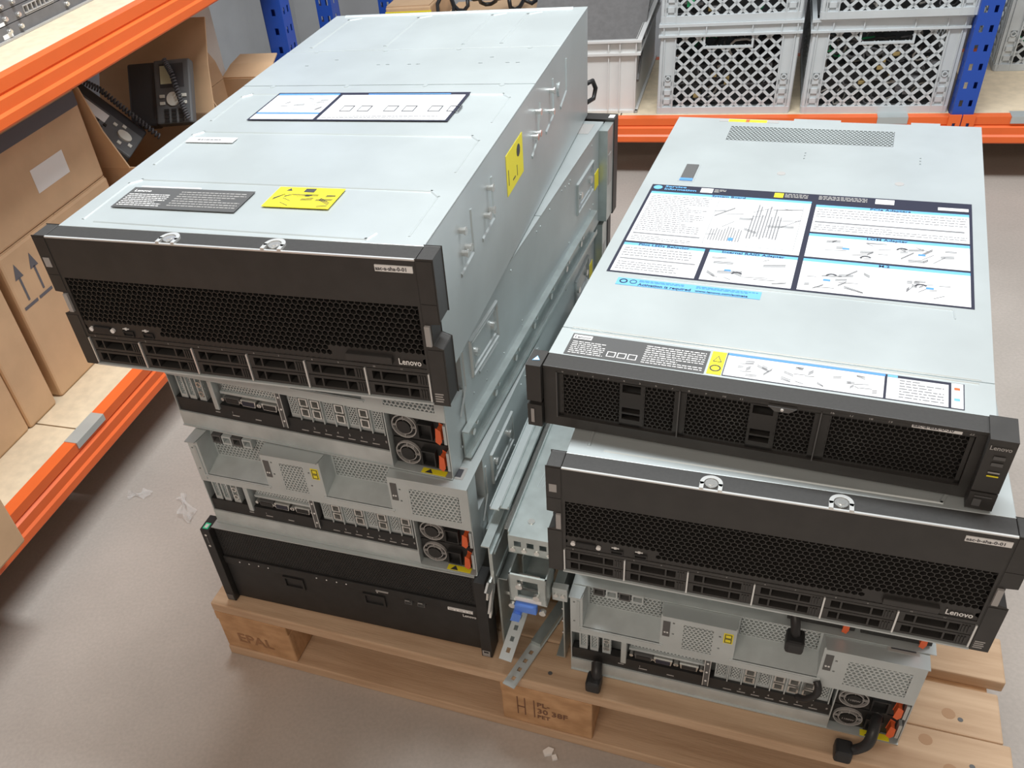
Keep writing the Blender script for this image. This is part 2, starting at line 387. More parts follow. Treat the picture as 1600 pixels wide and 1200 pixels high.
bx('paper_strip', 'white', p1, W*.52, W*.88, H*.46, H*.97, 0, .001)
g = mb(); g.cyl((W*.55, H*.19, 0), 'z', .018, .004, 18); g.build('navigation_disc', 'button', p1)
for a, b in ((.72, .35), (.86, .25), (.2, .2), (.35, .08)): mb().box(W*a-.006, W*a+.006, H*b-.005, H*b+.005, 0, .003).build('soft_key', 'button', p1, bevel=.001)
for i in range(3):
    for j in range(4): mb().box(W*(.12+.16*i)-.004, W*(.12+.16*i)+.005, H*(.80-.10*j-.03*i)-.004, H*(.80-.10*j-.03*i)+.004, 0, .003).build('key', 'black', p1)
coil([(W+.030, H*1.0, .006), (W+.050, H*.7, .008), (W+.045, H*.3, .006), (W+.05, -.03, .0)], .006, 28, .0024).build('coiled_cord', 'cable_grey', p1, smooth=True)
sw = thing('network_switch', 'dark grey network switch with port row and white tags on upper shelf', 'switch', R(-.708, .40, .88), RY)
mb().box(-.32, -.004, 0, .60, .004, .135).build('chassis', 'switch', sw, bevel=.002)
mb().frame(.3655, .4612, .0325, .0465, 0, .60, .028, .0515, -.004, 0, 'x').build('faceplate', 'switch', sw)
for z0, z1 in ((.004, .0265), (.053, .0765), (.078, .135)): bx('faceplate', 'switch', sw, -.004, 0, 0, .60, z0, z1)
mb().box(-.01, .006, 0, .60, 0, .004).build('base_lip', 'lgrey', sw)
for y, z in ((.344, .037), (.496, .016), (.340, .016), (.304, .039), (.303, .016), (.340, .062), (.304, .062), (.496, .040)):
    mb().cyl((0, y, z), 'x', .0048, .006, 12).cyl((.006, y, z), 'x', .0034, .003, 12).build('thumbscrew', 'steel', sw)
for k in range(7): mb().frame(.3665+k*.0138, .3775+k*.0138, .0335, .0455, .3650+k*.0138, .3788+k*.0138, .0315, .0475, -.004, .002, 'x').build('port', 'lgrey', sw)
bx('port_label', 'lgrey', sw, 0, .0008, .368, .462, .0285, .0300)
bx('tag', 'white', sw, 0, .001, .283, .312, .005, .013); bx('tag', 'white', sw, 0, .001, .283, .300, .0285, .0345)
# ------------------------------------------------------------------ crates and totes
def lattice(g, a0, a1, b0, b1, t, hole=None, px=.040, pz=.0385, w=.0075, plane='y', c=0.):
    def seg(p, q):
        d = Vector((q[0]-p[0], q[1]-p[1])); L = d.length
        if L < .004: return
        d /= L; n = Vector((-d.y, d.x))*w/2
        pts = [(p[0]-n.x, p[1]-n.y), (q[0]-n.x, q[1]-n.y), (q[0]+n.x, q[1]+n.y), (p[0]+n.x, p[1]+n.y)]
        if plane == 'y': g.prism(pts, 'y', c, c+t)
        else: g.prism([(x, z) for x, z in pts], 'x', c, c+t)
    def clip(p, q, r):  # part of segment inside rect r -> params
        t0, t1 = 0., 1.; d = (q[0]-p[0], q[1]-p[1])
        for k in (0, 1):
            lo, hi = (r[0], r[1]) if k == 0 else (r[2], r[3])
            if abs(d[k]) < 1e-9:
                if not lo <= p[k] <= hi: return None
            else:
                u, v = (lo-p[k])/d[k], (hi-p[k])/d[k]; t0 = max(t0, min(u, v)); t1 = min(t1, max(u, v))
        return (t0, t1) if t1 > t0 else None
    sl = pz/px; W = a1-a0; Hh = b1-b0; N = int((W+Hh/sl)/px)+2
    for sg in (1, -1):
        for i in range(-2, N+1):
            x = a0+i*px-(Hh/sl if sg > 0 else 0); p = (x, b0); q = (x+Hh/sl, b1)
            if sg < 0: p, q = (a0+i*px, b0), (a0+i*px-Hh/sl, b1)
            c_ = clip(p, q, (a0, a1, b0, b1))
            if not c_: continue
            P = lambda s: (p[0]+(q[0]-p[0])*s, p[1]+(q[1]-p[1])*s)
            if hole:
                hcl = clip(p, q, hole)
                if hcl:
                    if hcl[0] > c_[0]: seg(P(c_[0]), P(hcl[0]))
                    if hcl[1] < c_[1]: seg(P(hcl[1]), P(c_[1]))
                    continue
            seg(P(c_[0]), P(c_[1]))
def crate(label, x, y, z, rz=0, m='crate', h=.27, dx=.4, dy=.6, group=None):
    t = thing('lattice_crate', label, 'crate', R(x, y, z), RY+rz, group)
    # floor + corner columns + rims
    mb().box(.008, dx-.008, .008, dy-.008, 0, .006).build('base', m, t)
    for face in range(4):
        fx = face % 2 == 0; L = dx if fx else dy
        g = mb(); T = .004
        col = .050
        hole = (L/2-.066, L/2+.066, h-.068, h-.040)
        if fx:
            yc = .006 if face == 0 else dy-.010
            lattice(g, col-.002, L-col+.002, .018, h-.034, T, hole, plane='y', c=yc)
            g.frame(hole[0], hole[1], hole[2], hole[3], hole[0]-.006, hole[1]+.006, hole[2]-.006, hole[3]+.004, yc-.003, yc+T+.002)
            g.box(.006, L-.006, yc-.004, yc+T, 0, .02)
        else:
            xc = .006 if face == 1 else dx-.010
            lattice(g, col-.002, L-col+.002, .018, h-.034, T, hole, plane='x', c=xc)
            g.frame(hole[0], hole[1], hole[2], hole[3], hole[0]-.006, hole[1]+.006, hole[2]-.006, hole[3]+.004, xc-.003, xc+T+.002, 'x')
            g.box(xc-.004, xc+T, .006, L-.006, 0, .02)
        g.build('lattice_panel', m, t)
    for cx, sx in ((0, 1), (dx, -1)):
        for cy, sy in ((0, 1), (dy, -1)):
            g = mb(); X = lambda a: cx+sx*a; Y = lambda a: cy+sy*a
            def b(a0, a1, c0, c1, z0, z1): g.box(min(X(a0), X(a1)), max(X(a0), X(a1)), min(Y(c0), Y(c1)), max(Y(c0), Y(c1)), z0, z1)
            # plates with square windows
            for z0, z1 in ((.0, .016), (.030, .044), (.058, .072), (.086, .100), (.118, h-.034)):
                b(.006, .050, .006, .010, z0, z1); b(.006, .010, .006, .050, z0, z1)
            for a0, a1 in ((.006, .022), (.040, .050)):
                b(a0, a1, .006, .010, .0, .118); b(.006, .010, a0, a1, 0, .118)
            b(.020, .042, .010, .012, .0, .12)
            for a in (.014, .046): b(a, a+.003, .001, .006, .0, h-.034); b(.001, .006, a, a+.003, 0, h-.034)
            b(.004, .012, .004, .012, 0, h-.034)
            g.build('corner_column', m, t)
            gg = mb(); gg.ring((X(.031), Y(.003), .109), 'y', .008, .005, .004*1, 12); gg.build('round_emblem', m, t)
    g = mb()
    g.frame(.010, dx-.010, .010, dy-.010, -.003, dx+.003, -.003, dy+.003, h-.008, h, 'z')
    g.frame(.010, dx-.010, .010, dy-.010, -.003, dx+.003, -.003, dy+.003, h-.037, h-.031, 'z')
    g.frame(.010, dx-.010, .010, dy-.010, .004, dx-.004, .004, dy-.004, h-.031, h-.008, 'z')
    for a in (.012, .055, .135, .265, .345, .388): g.box(a-.0015, a+.0015, -.002, .005, h-.032, h-.007); g.box(a-.0015, a+.0015, dy-.005, dy+.002, h-.032, h-.007)
    for a in (.012, .055, .15, .3, .45, .545, .588): g.box(-.002, .005, a-.0015, a+.0015, h-.032, h-.007); g.box(dx-.005, dx+.002, a-.0015, a+.0015, h-.032, h-.007)
    g.build('rim', m, t)
    return t
def tangle(label, x, y, z, dx, dy, dz, seed, light=.2, extra=None):
    g = mb(); r = random.Random(seed)
    g.cur = 0; g.box(.03, dx-.03, .06, dy-.04, .0, dz*.62)
    for i in range(95):
        c = Vector((r.uniform(.05, dx-.05), r.uniform(.025, .09) if i < 70 else r.uniform(.08, dy-.05), r.uniform(.015, dz) if i < 70 else dz*.62)); rad = r.uniform(.015, .045); ph = r.uniform(0, 6.28); tl = r.uniform(-.9, .9); pts = []
        for k in range(9):
            a = ph+k*r.uniform(.35, .55); p = c+Vector((rad*math.cos(a), .35*rad*math.sin(a*1.3), rad*math.sin(a)*math.cos(tl)))
            pts.append((min(max(p.x, .022), dx-.022), min(max(p.y, .018), dy-.02), min(max(p.z, .008), dz)))
        q = r.random(); g.cur = 1 if q < light else (2 if q < light+.25 else (4 if q > .97 else 0)); g.tube(pts, r.uniform(.002, .0042), 6)
    for i in range(14):
        c = (r.uniform(.06, dx-.07), r.uniform(.014, .02), r.uniform(.02, dz*.85)); g.cur = 3 if i < 5 else 2; s = r.uniform(.006, .014)
        g.box(c[0], c[0]+s*1.6, c[1], c[1]+.012, c[2], c[2]+s)
    if extra: g.cur = 4; g.box(*extra)
    o = g.build('cable_tangle', ['tangle_dark', 'cable_light', 'tangle_grey', 'brass', 'cable_green'], None); o.location = R(x, y, z); o.rotation_euler.z = RY
    o['kind'] = 'stuff'; return tag(o, label, 'cables')
crate('grey lattice crate on the shelf board, full of dark cables', .434, 2.084, .2)
tangle('dark cables and connectors heaped inside the lattice crate of dark cables', .434, 2.084, .207, .4, .6, .20, 3, .08)
crate('grey lattice crate with pale cables, against the blue upright', .862, 2.080, .2, .0)
tangle('tangled cables with pale loops inside the crate against the blue upright', .862, 2.080, .207, .4, .6, .19, 5, .22)
crate('upper grey lattice crate stacked on the crate of dark cables', .432, 2.086, .4705)
tangle('dark cables with a green piece inside the upper lattice crate', .432, 2.086, .4775, .4, .6, .19, 8, .08, (.075, .095, .014, .02, .035, .06))
crate('upper grey lattice crate stacked on the crate with pale cables', .875, 2.070, .4705, -.02)
tangle('cables with pale plugs inside the upper crate over the pale cables', .875, 2.070, .4775, .4, .6, .19, 11, .35)
crate('lattice crate set back alone in the neighbouring rack bay', 1.42, 2.42, .2, 0, 'crate_old')
tangle('cables inside the lattice crate of the neighbouring rack bay', 1.42, 2.42, .207, .4, .6, .19, 13, .3)
tt = thing('storage_tote', 'light grey solid plastic tote beside the lattice crates', 'tote', R(-.021, 2.090, .2), RY)
dx, dy, h = .4, .56, .226
mb().box(.014, dx-.014, .014, dy-.014, 0, .006).box(.014, dx-.014, .014, .018, 0, h).box(.014, dx-.014, dy-.018, dy-.014, 0, h).box(.014, .018, .014, dy-.014, 0, h).box(dx-.018, dx-.014, .014, dy-.014, 0, h).build('body', 'tote', tt)
g = mb(); g.frame(.016, dx-.016, .016, dy-.016, -.001, dx+.001, -.001, dy+.001, h-.006, h, 'z'); g.frame(.016, dx-.016, .016, dy-.016, .001, dx-.001, .001, dy-.001, h-.045, h-.038, 'z')
for a in (.02, .10, .30, .335, .385): g.box(a-.0015, a+.0015, .002, .016, h-.04, h-.004); g.box(a-.0015, a+.0015, .006, .016, .0, h-.04)
for a in (.03, .15, .40, .53): g.box(dx-.016, dx-.002, a-.0015, a+.0015, h-.04, h-.004)
g.build('rim', 'tote', tt); mb().box(.006, dx-.006, .006, .016, 0, .008).box(dx-.016, dx-.006, .006, dy-.006, 0, .008).build('foot_edge', 'tote', tt)
mb().box(.20, .222, .006, .015, .150, .175).build('latch', 'dgrey', tt); bx('latch_tab', 'white', tt, .205, .228, .003, .010, .128, .146)
pn = thing('grey_panel', 'dark grey panel with rectangular handle cut-out leaning in the tote', 'panel', R(-.0, 2.115, .30), RY)
g = mb(); A = math.radians(-52); g.frame(.17, .30, .31, .35, .0, .372, 0, .52, 0, .012); 
for i, p in enumerate(g.v):
    x, y, z = p; g.v[i] = (x, y*math.cos(A)-z*math.sin(A), y*math.sin(A)+z*math.cos(A))
g.build('panel', 'foam', pn)
c2 = carton('brown carton with yellow tape at the far end of the crate shelf', -.55, -.38, 2.34, 2.60, .2, .49, tape=False); bx('yellow_tape', 'yellowdim', c2, -.086, .0865, -.131, -.127, .255, .275)
g = mb()
for i in range(7): g.tube([(.0+.05*i+.03*math.cos(a*.7+i), .05*math.sin(a*.7), .04+.03*math.sin(a*.7+i)+.02*i % .05) for a in range(10)], .007, 6)
o = g.build('cable_bundle', 'cable', None, smooth=True); o.location = R(-.33, 2.36, .436); tag(o, 'black cable bundle lying on a low carton on the crate shelf', 'cables')
carton('low brown carton under the black cable bundle', -.365, -.03, 2.28, 2.62, .2, .425, tape=False)
# ------------------------------------------------------------------ pallet
pal = thing('euro_pallet', 'worn wooden pallet carrying two stacks of servers', 'pallet', (-.0843, .0001, 0), -.3493)
for i, (y0, y1) in enumerate(((0, .0795), (.0805, .160), (.182, .262), (.2635, .345), (.385, .53), (.565, .66), (.70, .80))):
    xe = (1.214, 1.206, 1.218, 1.212, 1.2, 1.2, 1.2)[i]
    o = mb().box(0, xe, y0, y1, .122, .144).build('top_board', 'wood', pal, bevel=.0025)
    for x in (.04, .60, 1.165):
        mb().cyl((x+rnd.uniform(-.01, .01), y0+(y1-y0)*rnd.uniform(.25, .75), .1438), 'z', .0035, .0006, 10).build('nail_head', 'dgrey', o)
    for x, y in ({0: ((1.1125, .060), (1.14, .022)), 1: ((1.1425, .110),)}.get(i, ((.3+.1*i, (y0+y1)/2),))): mb().cyl((x, y, .1438), 'z', .0085, .0005, 14).build('knot', 'knot', o)
for x0 in (0, .5275, 1.055): mb().box(x0, x0+.145, 0, .8, .100, .122).build('stringer_board', 'wood_block', pal, bevel=.002)
for y0, y1 in ((0, .1), (.3275, .4725), (.7, .8)):
    for x0 in (0, .5275, 1.055): mb().box(x0, x0+.145, y0+.002, y1-.002, .022, .100).build('block', 'wood_block', pal, bevel=.003)
    mb().box(0, 1.2, y0, y1, 0, .022).build('bottom_board', 'wood', pal, bevel=.002)
text('EPAL', .034, (.03, .0012, .045), pal, 'stamp_faint', 'y', 'stamp'); text('PL-', .016, (.585, .0012, .078), pal, 'stamp', 'y', 'stamp')
text('30 38F', .018, (.585, .0012, .060), pal, 'stamp', 'y', 'stamp'); text('PET', .013, (.585, .0012, .046), pal, 'stamp', 'y', 'stamp')
mb().box(.553, .5545, .001, .0015, .046, .092).box(.565, .5665, .001, .0015, .046, .092).box(.580, .5815, .001, .0015, .046, .092).box(.553, .5665, .001, .0015, .066, .068).build('stamp', 'stamp', pal)
# ------------------------------------------------------------------ servers
def pose(name, label, x, y, t, z, sc=1, zs=1):
    return thing(name, label, 'server', (x, y, z), t, None, sc, zs)
def side_emboss(t, X, pins, beads, name='side_bead'):
    for b in beads: mb().ridge([(X, p, q) for p, q in b], .006, .0018, 'x').build(name, 'galv', t)
    for y, z in pins: mb().cyl((X, y, z), 'x', .0035, .006, 10).cyl((X+.006, y, z), 'x', .0048, .0018, 10).build('rail_pin', 'steel', t)
def handle_emboss(t, X, y0, y1, z0, z1):
    g = mb(); sl = .0
    for k, (d, hgt) in enumerate(((0, .0035), (.007, .002))):
        pts = [(X, y0+d, z0+d), (X, y1-d, z0+d), (X, y1-d, z1-d), (X, y0+d, z1-d), (X, y0+d, z0+d)]; g.ridge(pts, .005, hgt, 'x')
    g.build('side_handle_recess', 'galv', t)
    for y in (y0+.018, y1-.018): mb().cyl((X, y, (z0+z1)/2), 'x', .006, .005, 12).build('side_screw', 'steel', t)
def plate_label(t, name, m, rect, z, th=.0006): return bx(name, m, t, rect[0], rect[1], rect[2], rect[3], z, z+th)
DRIVE = {}
def front_ear(t, left, h, d=.028, notch=None):
    x0, x1 = (0, .0172) if left else (.4648, .482); g = mb()
    if notch:
        o, i = (x0, x1) if left else (x1, x0); cut = o+(.0105 if left else -.0105)
        pts = [(i, 0), (o, 0), (o, notch[0]), (cut, notch[0]+.004), (cut, notch[1]-.001), (o, notch[1]), (o, h), (i, h)]
        g.prism(pts, 'y', 0, d)
    else: g.prism([(x0, 0), (x1, 0), (x1, h), (x0, h)], 'y', 0, d)
    e = g.build('ear', 'bezel_top', t, bevel=.001)
    bx('ear_face', 'bezel', e, x0+.0004, x1-.0004, -.0006, .0, .002, (notch[0]-.001 if notch else h-.002)); 
    if notch:
        bx('ear_face', 'bezel', e, x0+.0004, x1-.0004, -.0006, .0, notch[1]+.001, .1255); bx('ear_face', 'bezel', e, x0+.0004, x1-.0004, -.0006, .0, .1263, h-.0015)
        lx = (.0106, .0165) if left else (.4655, .4714)
        bx('release_latch', 'lgrey', e, lx[0], lx[1], -.003, .02, notch[0]+.005, notch[1]-.003)
    return e
def big_server_front(t, sticker, first):
    h = .175
    # sheet-metal body
    mb().box(.0175, .4645, .026, .826, 0, .1735).build('chassis', 'galv', t, bevel=.0015)
    for y0, y1, n in ((.0265, .474, 'front_cover'), (.4755, .629, 'middle_cover'), (.6305, .826, 'rear_cover')):
        g = mb()
        if n == 'middle_cover':
            ya = y0
            for yy, xs_ in ((.56, (.08, .20, .215, .25, .264, .36, .40, .415)), (.585, (.12, .37))):
                g.box(.0172, .4648, ya, yy, .1735, .175); xa = .0172
                for x in xs_: g.box(xa, x, yy, yy+.0022, .1735, .175); xa = x+.006
                g.box(xa, .4648, yy, yy+.0022, .1735, .175); ya = yy+.0022
            g.box(.0172, .4648, ya, y1, .1735, .175); o = g.build(n, 'galv', t)
        else: o = g.box(.0172, .4648, y0, y1, .1735, .175).build(n, 'galv', t, bevel=.0006)
        if n == 'front_cover':
            for (ya, yb) in ((.045, .150), (.195, .300), (.340, .440)):
                mb().ridge([(.040, ya, .175), (.040, yb-.012, .175), (.052, yb, .175), (.432, yb-.004, .175), (.443, yb-.016, .175)], .0045, .0011).ridge([(.443, yb-.02, .175), (.443, ya, .175)], .003, .0006).build('bead', 'galv', o)
            mb().ridge([(.060, .040, .175), (.40, .034, .175), (.405, .046, .175)], .005, .0011).build('bead', 'galv', o)
        elif n == 'rear_cover':
            for x in (.05, .18, .31, .37): mb().ridge([(x, .65, .175), (x+.004, .795, .175), (x+.022, .805, .175)], .008, .0010).build('bead', 'galv', o)
            mb().ridge([(.04, .819, .175), (.44, .819, .175)], .008, .002).build('bead', 'galv', o)
        for x in (.07, .19, .31, .42): mb().cyl((x, y1-.004, .1748), 'z', .004, .0008, 10).build('rivet', 'galv', o)
    # black bezel
    mb().box(.0178, .4642, .001, .026, .171, .1745).build('bezel_top', 'bezel_top', t)
    bx('trim_strip', 'edge', t, .0178, .4642, -.0004, .002, .1735, .1752)
    bx('bezel_panel', 'bezel', t, .0178, .4642, 0, .012, .1262, .1733)
    bx('bezel_backing', 'bezel', t, .0178, .4642, .021, .026, .002, .1262)
    def keep(a, b):
        if a < .132: return b > .0665
        if a < .352: return b > .0495
        return b > .0655
    g = mb(); g.perf(.0200, .4625, .045, .1245, .0070, .86, .0008, .006, 'y', mask=None if False else keep); g.build('honeycomb_grille', 'mesh', t)
    mb().frame(.0215, .4610, .045, .1225, .0178, .4642, .0405, .1262, 0, .004).box(.0178, .4642, .0012, .004, .0405, .046).build('grille_frame', 'bezel', t)
    # ports strip
    v = mb().box(.034, .058, -.002, .002, .0495, .0575).build('vga_port', 'black', t, bevel=.001); [mb().cyl((q, -.002, .0535), 'y', .003, .004, 10).build('jack_screw', 'white', v) for q in (.0305, .0615)]
    for x in (.076, .104):
        u = mb().frame(x+.0012, x+.0138, .0490, .0535, x, x+.015, .0478, .0547, -.0012, .001).build('usb_port', 'black', t); bx('usb_tongue', 'black', u, x+.001, x+.014, .0006, .001, .0485, .054)
        mb().box(x+.001, x+.010, -.0004, .0008, .0572, .0580).box(x+.004, x+.007, -.0004, .0008, .0560, .0590).build('usb_symbol', 'white', u)
    tg = bx('information_tag', 'bezel', t, .370, .424, -.004, .002, .0495, .0585, bevel=.001)
    text('Lenovo', .0108, (.4300, -.0006, .0495), t, 'white', 'y', 'brand_lettering', sx=.80)
    # drive bays
    xs = [.0196+.0738*i for i in range(7)]
    for i, x in enumerate(xs): bx('bay_divider', 'edge', t, x-.0009, x+.0009, -.0016, .004, .0035, .0400)
    bx('bottom_lip', 'galv_dull', t, .0178, .4642, -.002, .026, 0, .0022)
    for i in range(6):
        for r in range(2):
            x0, x1 = xs[i]+.0014, xs[i+1]-.0014; z0 = .0035+r*.0185; z1 = z0+.0172
            if 'm' not in DRIVE:
                g = mb(); W = x1-x0; hh = .0172; g.box(0, W, .0150, .0195, 0, hh); g.box(0, W, 0, .0150, 0, .0032); g.box(0, W, 0, .0150, hh-.0032, hh)
                for a, b in ((0, .006), (.0155, .0175), (.046, .048), (.0585, W)): g.box(a, b, 0, .0150, .0032, hh-.0032)
                d = g.build('drive_carrier', 'bezel', t); DRIVE['m'] = d.data
                g = mb(); 
                for k in range(3): g.box(.0605+.003*k, .0620+.003*k, -.0012, 0, .003, hh-.003)
                l = g.build('lever_ribs', 'bezel', d); DRIVE['l'] = l.data
            else:
                d = bpy.data.objects.new('drive_carrier', DRIVE['m']); COL.objects.link(d); d.parent = t
                for nm, k in (('lever_ribs', 'l'),):
                    l = bpy.data.objects.new(nm, DRIVE[k]); COL.objects.link(l); l.parent = d
            d.location = (x0, .0004, z0)
        text('%d' % (2*i), .0030, (xs[i]+.010, -.0004, .0418), t, 'lgrey', 'y', 'bay_number'); text('%d' % (2*i+1), .0030, (xs[i]+.042, -.0004, .0418), t, 'lgrey', 'y', 'bay_number')
    eL = front_ear(t, True, h, notch=(.072, .104)); eR = front_ear(t, False, h, notch=(.072, .104))
    bx('white_tag', 'lgrey', eL, .003, .0120, -.0012, -.0004, .136, .148)
    g = mb()
    for k in range(4): g.box(.4668, .4755+.001*(k % 2), -.0011, -.0004, .0045+.0032*k, .0060+.0032*k)
    g.build('small_print', 'lgrey', eR)
    st = bx('asset_sticker', 'white', t, .4215, .4615, -.0012, 0, .1605, .1675); text(sticker, .0058, (.4222, -.0016, .1622), st, 'ink', 'y', 'sticker_text')
    for x in (.180, .308):
        c = mb().ring((x, .010, .1738), 'z', .0118, .0075, .0035, 16, math.radians(-20), math.radians(200)).box(x-.0118, x-.0075, .000, .010, .1738, .1773).box(x+.0075, x+.0118, 0, .010, .1738, .1773).build('screw_bracket', 'edge', t)
        mb().cyl((x, .010, .1738), 'z', .0068, .0028, 16).cyl((x, .010, .1766), 'z', .0035, .0006, 12).build('thumbscrew', 'steel', c)
    # rear end
    for x in (.405, .45): mb().box(x, x+.008, .826, .845, .11, .14).build('rear_handle', 'black', t)
    mb().tube([(.462, .83, .02), (.470, .85, .02), (.472, .857, .035), (.468, .85, .05), (.462, .83, .052)], .004, 8).build('rear_cable', 'cable', t, smooth=True)
s1 = pose('rack_server', 'rack server with yellow lid sticker and black honeycomb front, topmost over rear-facing servers', -.0903, -.0326, -.3273, .684, 1.0533)
big_server_front(s1, 'aac-a-sha-0-01', True)
k = 1/1.0533
lb = bx('warning_sticker', 'yellow', s1, .250, .332, .091, .140, .1765, .1772); 
mb().add([(.262, .130, .1774), (.270, .130, .1774), (.266, .137, .1774)], [(0, 1, 2)]).box(.285, .298, .128, .137, .1772, .1775).build('warning_symbol', 'ink', lb)
sketch(.255, .328, .094, .122, .1775, 3, 12).build('line_drawing', 'ink', lb)
lb = bx('regulatory_label', 'charcoal_label', s1, .058, .224, .074, .126, .1762, .1768); bx('label_header', 'white', lb, .066, .15, .127, .1295, .1765, .1769)
greek(.062, .12, .078, .110, 7, .1771, 1, .32).build('small_print', 'white', lb); greek(.13, .22, .080, .12, 7, .1771, 2, .3).build('small_print', 'lgrey', lb)
text('Lenovo', .008, (.064, .114, .1772), lb, 'white', 'z', 'brand_lettering')
lb = bx('service_label', 'navy', s1, .097, .386, .339, .440, .1762, .1768); bx('panel_print', 'paper', lb, .100, .196, .366, .430, .1766, .1770); bx('panel_print', 'paper', lb, .100, .196, .342, .360, .1766, .1770); bx('panel_print', 'paper', lb, .202, .382, .342, .430, .1766, .1770)
bx('blue_bar', 'blue', lb, .100, .196, .431, .436, .1766, .1770); bx('blue_bar', 'blue', lb, .100, .196, .361, .365, .1766, .1770); bx('blue_bar', 'blue', lb, .24, .36, .432, .435, .1766, .1770)
for i in range(6): mb().frame(.223+.026*i+(.012 if i > 1 else 0)+(.010 if i > 3 else 0), .237+.026*i+(.012 if i > 1 else 0)+(.010 if i > 3 else 0), .372, .388, .222+.026*i+(.012 if i > 1 else 0)+(.010 if i > 3 else 0), .2385+.026*i+(.012 if i > 1 else 0)+(.010 if i > 3 else 0), .370, .390, .1769, .1772, 'z').build('module_drawing', 'ink', lb)
sketch(.104, .19, .37, .42, .1772, 5, 12).build('line_drawing', 'inkgrey', lb); greek(.206, .37, .346, .356, 2, .1772, 4, .3).build('small_print', 'inkgrey', lb)
st = bx('paper_sticker', 'white', s1, .045, .117, .262, .278, .1763, .1768); greek(.06, .10, .266, .274, 1, .1771, 6, .4).build('small_print', 'inkgrey', st)
st = bx('warning_sticker', 'yellow', s1, .4645, .4651, .318, .397, .088, .141); mb().cyl((.4651, .375, .126), 'x', .008, .0004, 12).build('warning_symbol', 'ink', st)
mb().box(.4651, .4653, .325, .327, .10, .12).box(.4651, .4653, .345, .357, .098, .100).box(.4651, .4653, .365, .367, .096, .11).build('line_drawing', 'ink', st)
side_emboss(s1, .4645, [(.131, .138), (.145, .111), (.1325, .110), (.2385, .1375), (.238, .110), (.221, .111), (.475, .1375), (.47, .110), (.455, .111), (.555, .1375), (.55, .110)],
            [[(.171, .142), (.1705, .090), (.124, .0875)], [(.2535, .1425), (.2565, .090), (.207, .0875)], [(.4965, .141), (.4805, .0998), (.445, .0875)], [(.573, .146), (.5735, .0955), (.527, .0885)], [(.66, .146), (.66, .10), (.62, .09)]])
mb().cyl((.4645, .61, .12), 'x', .010, .0025, 14).build('side_dimple', 'galv', s1)

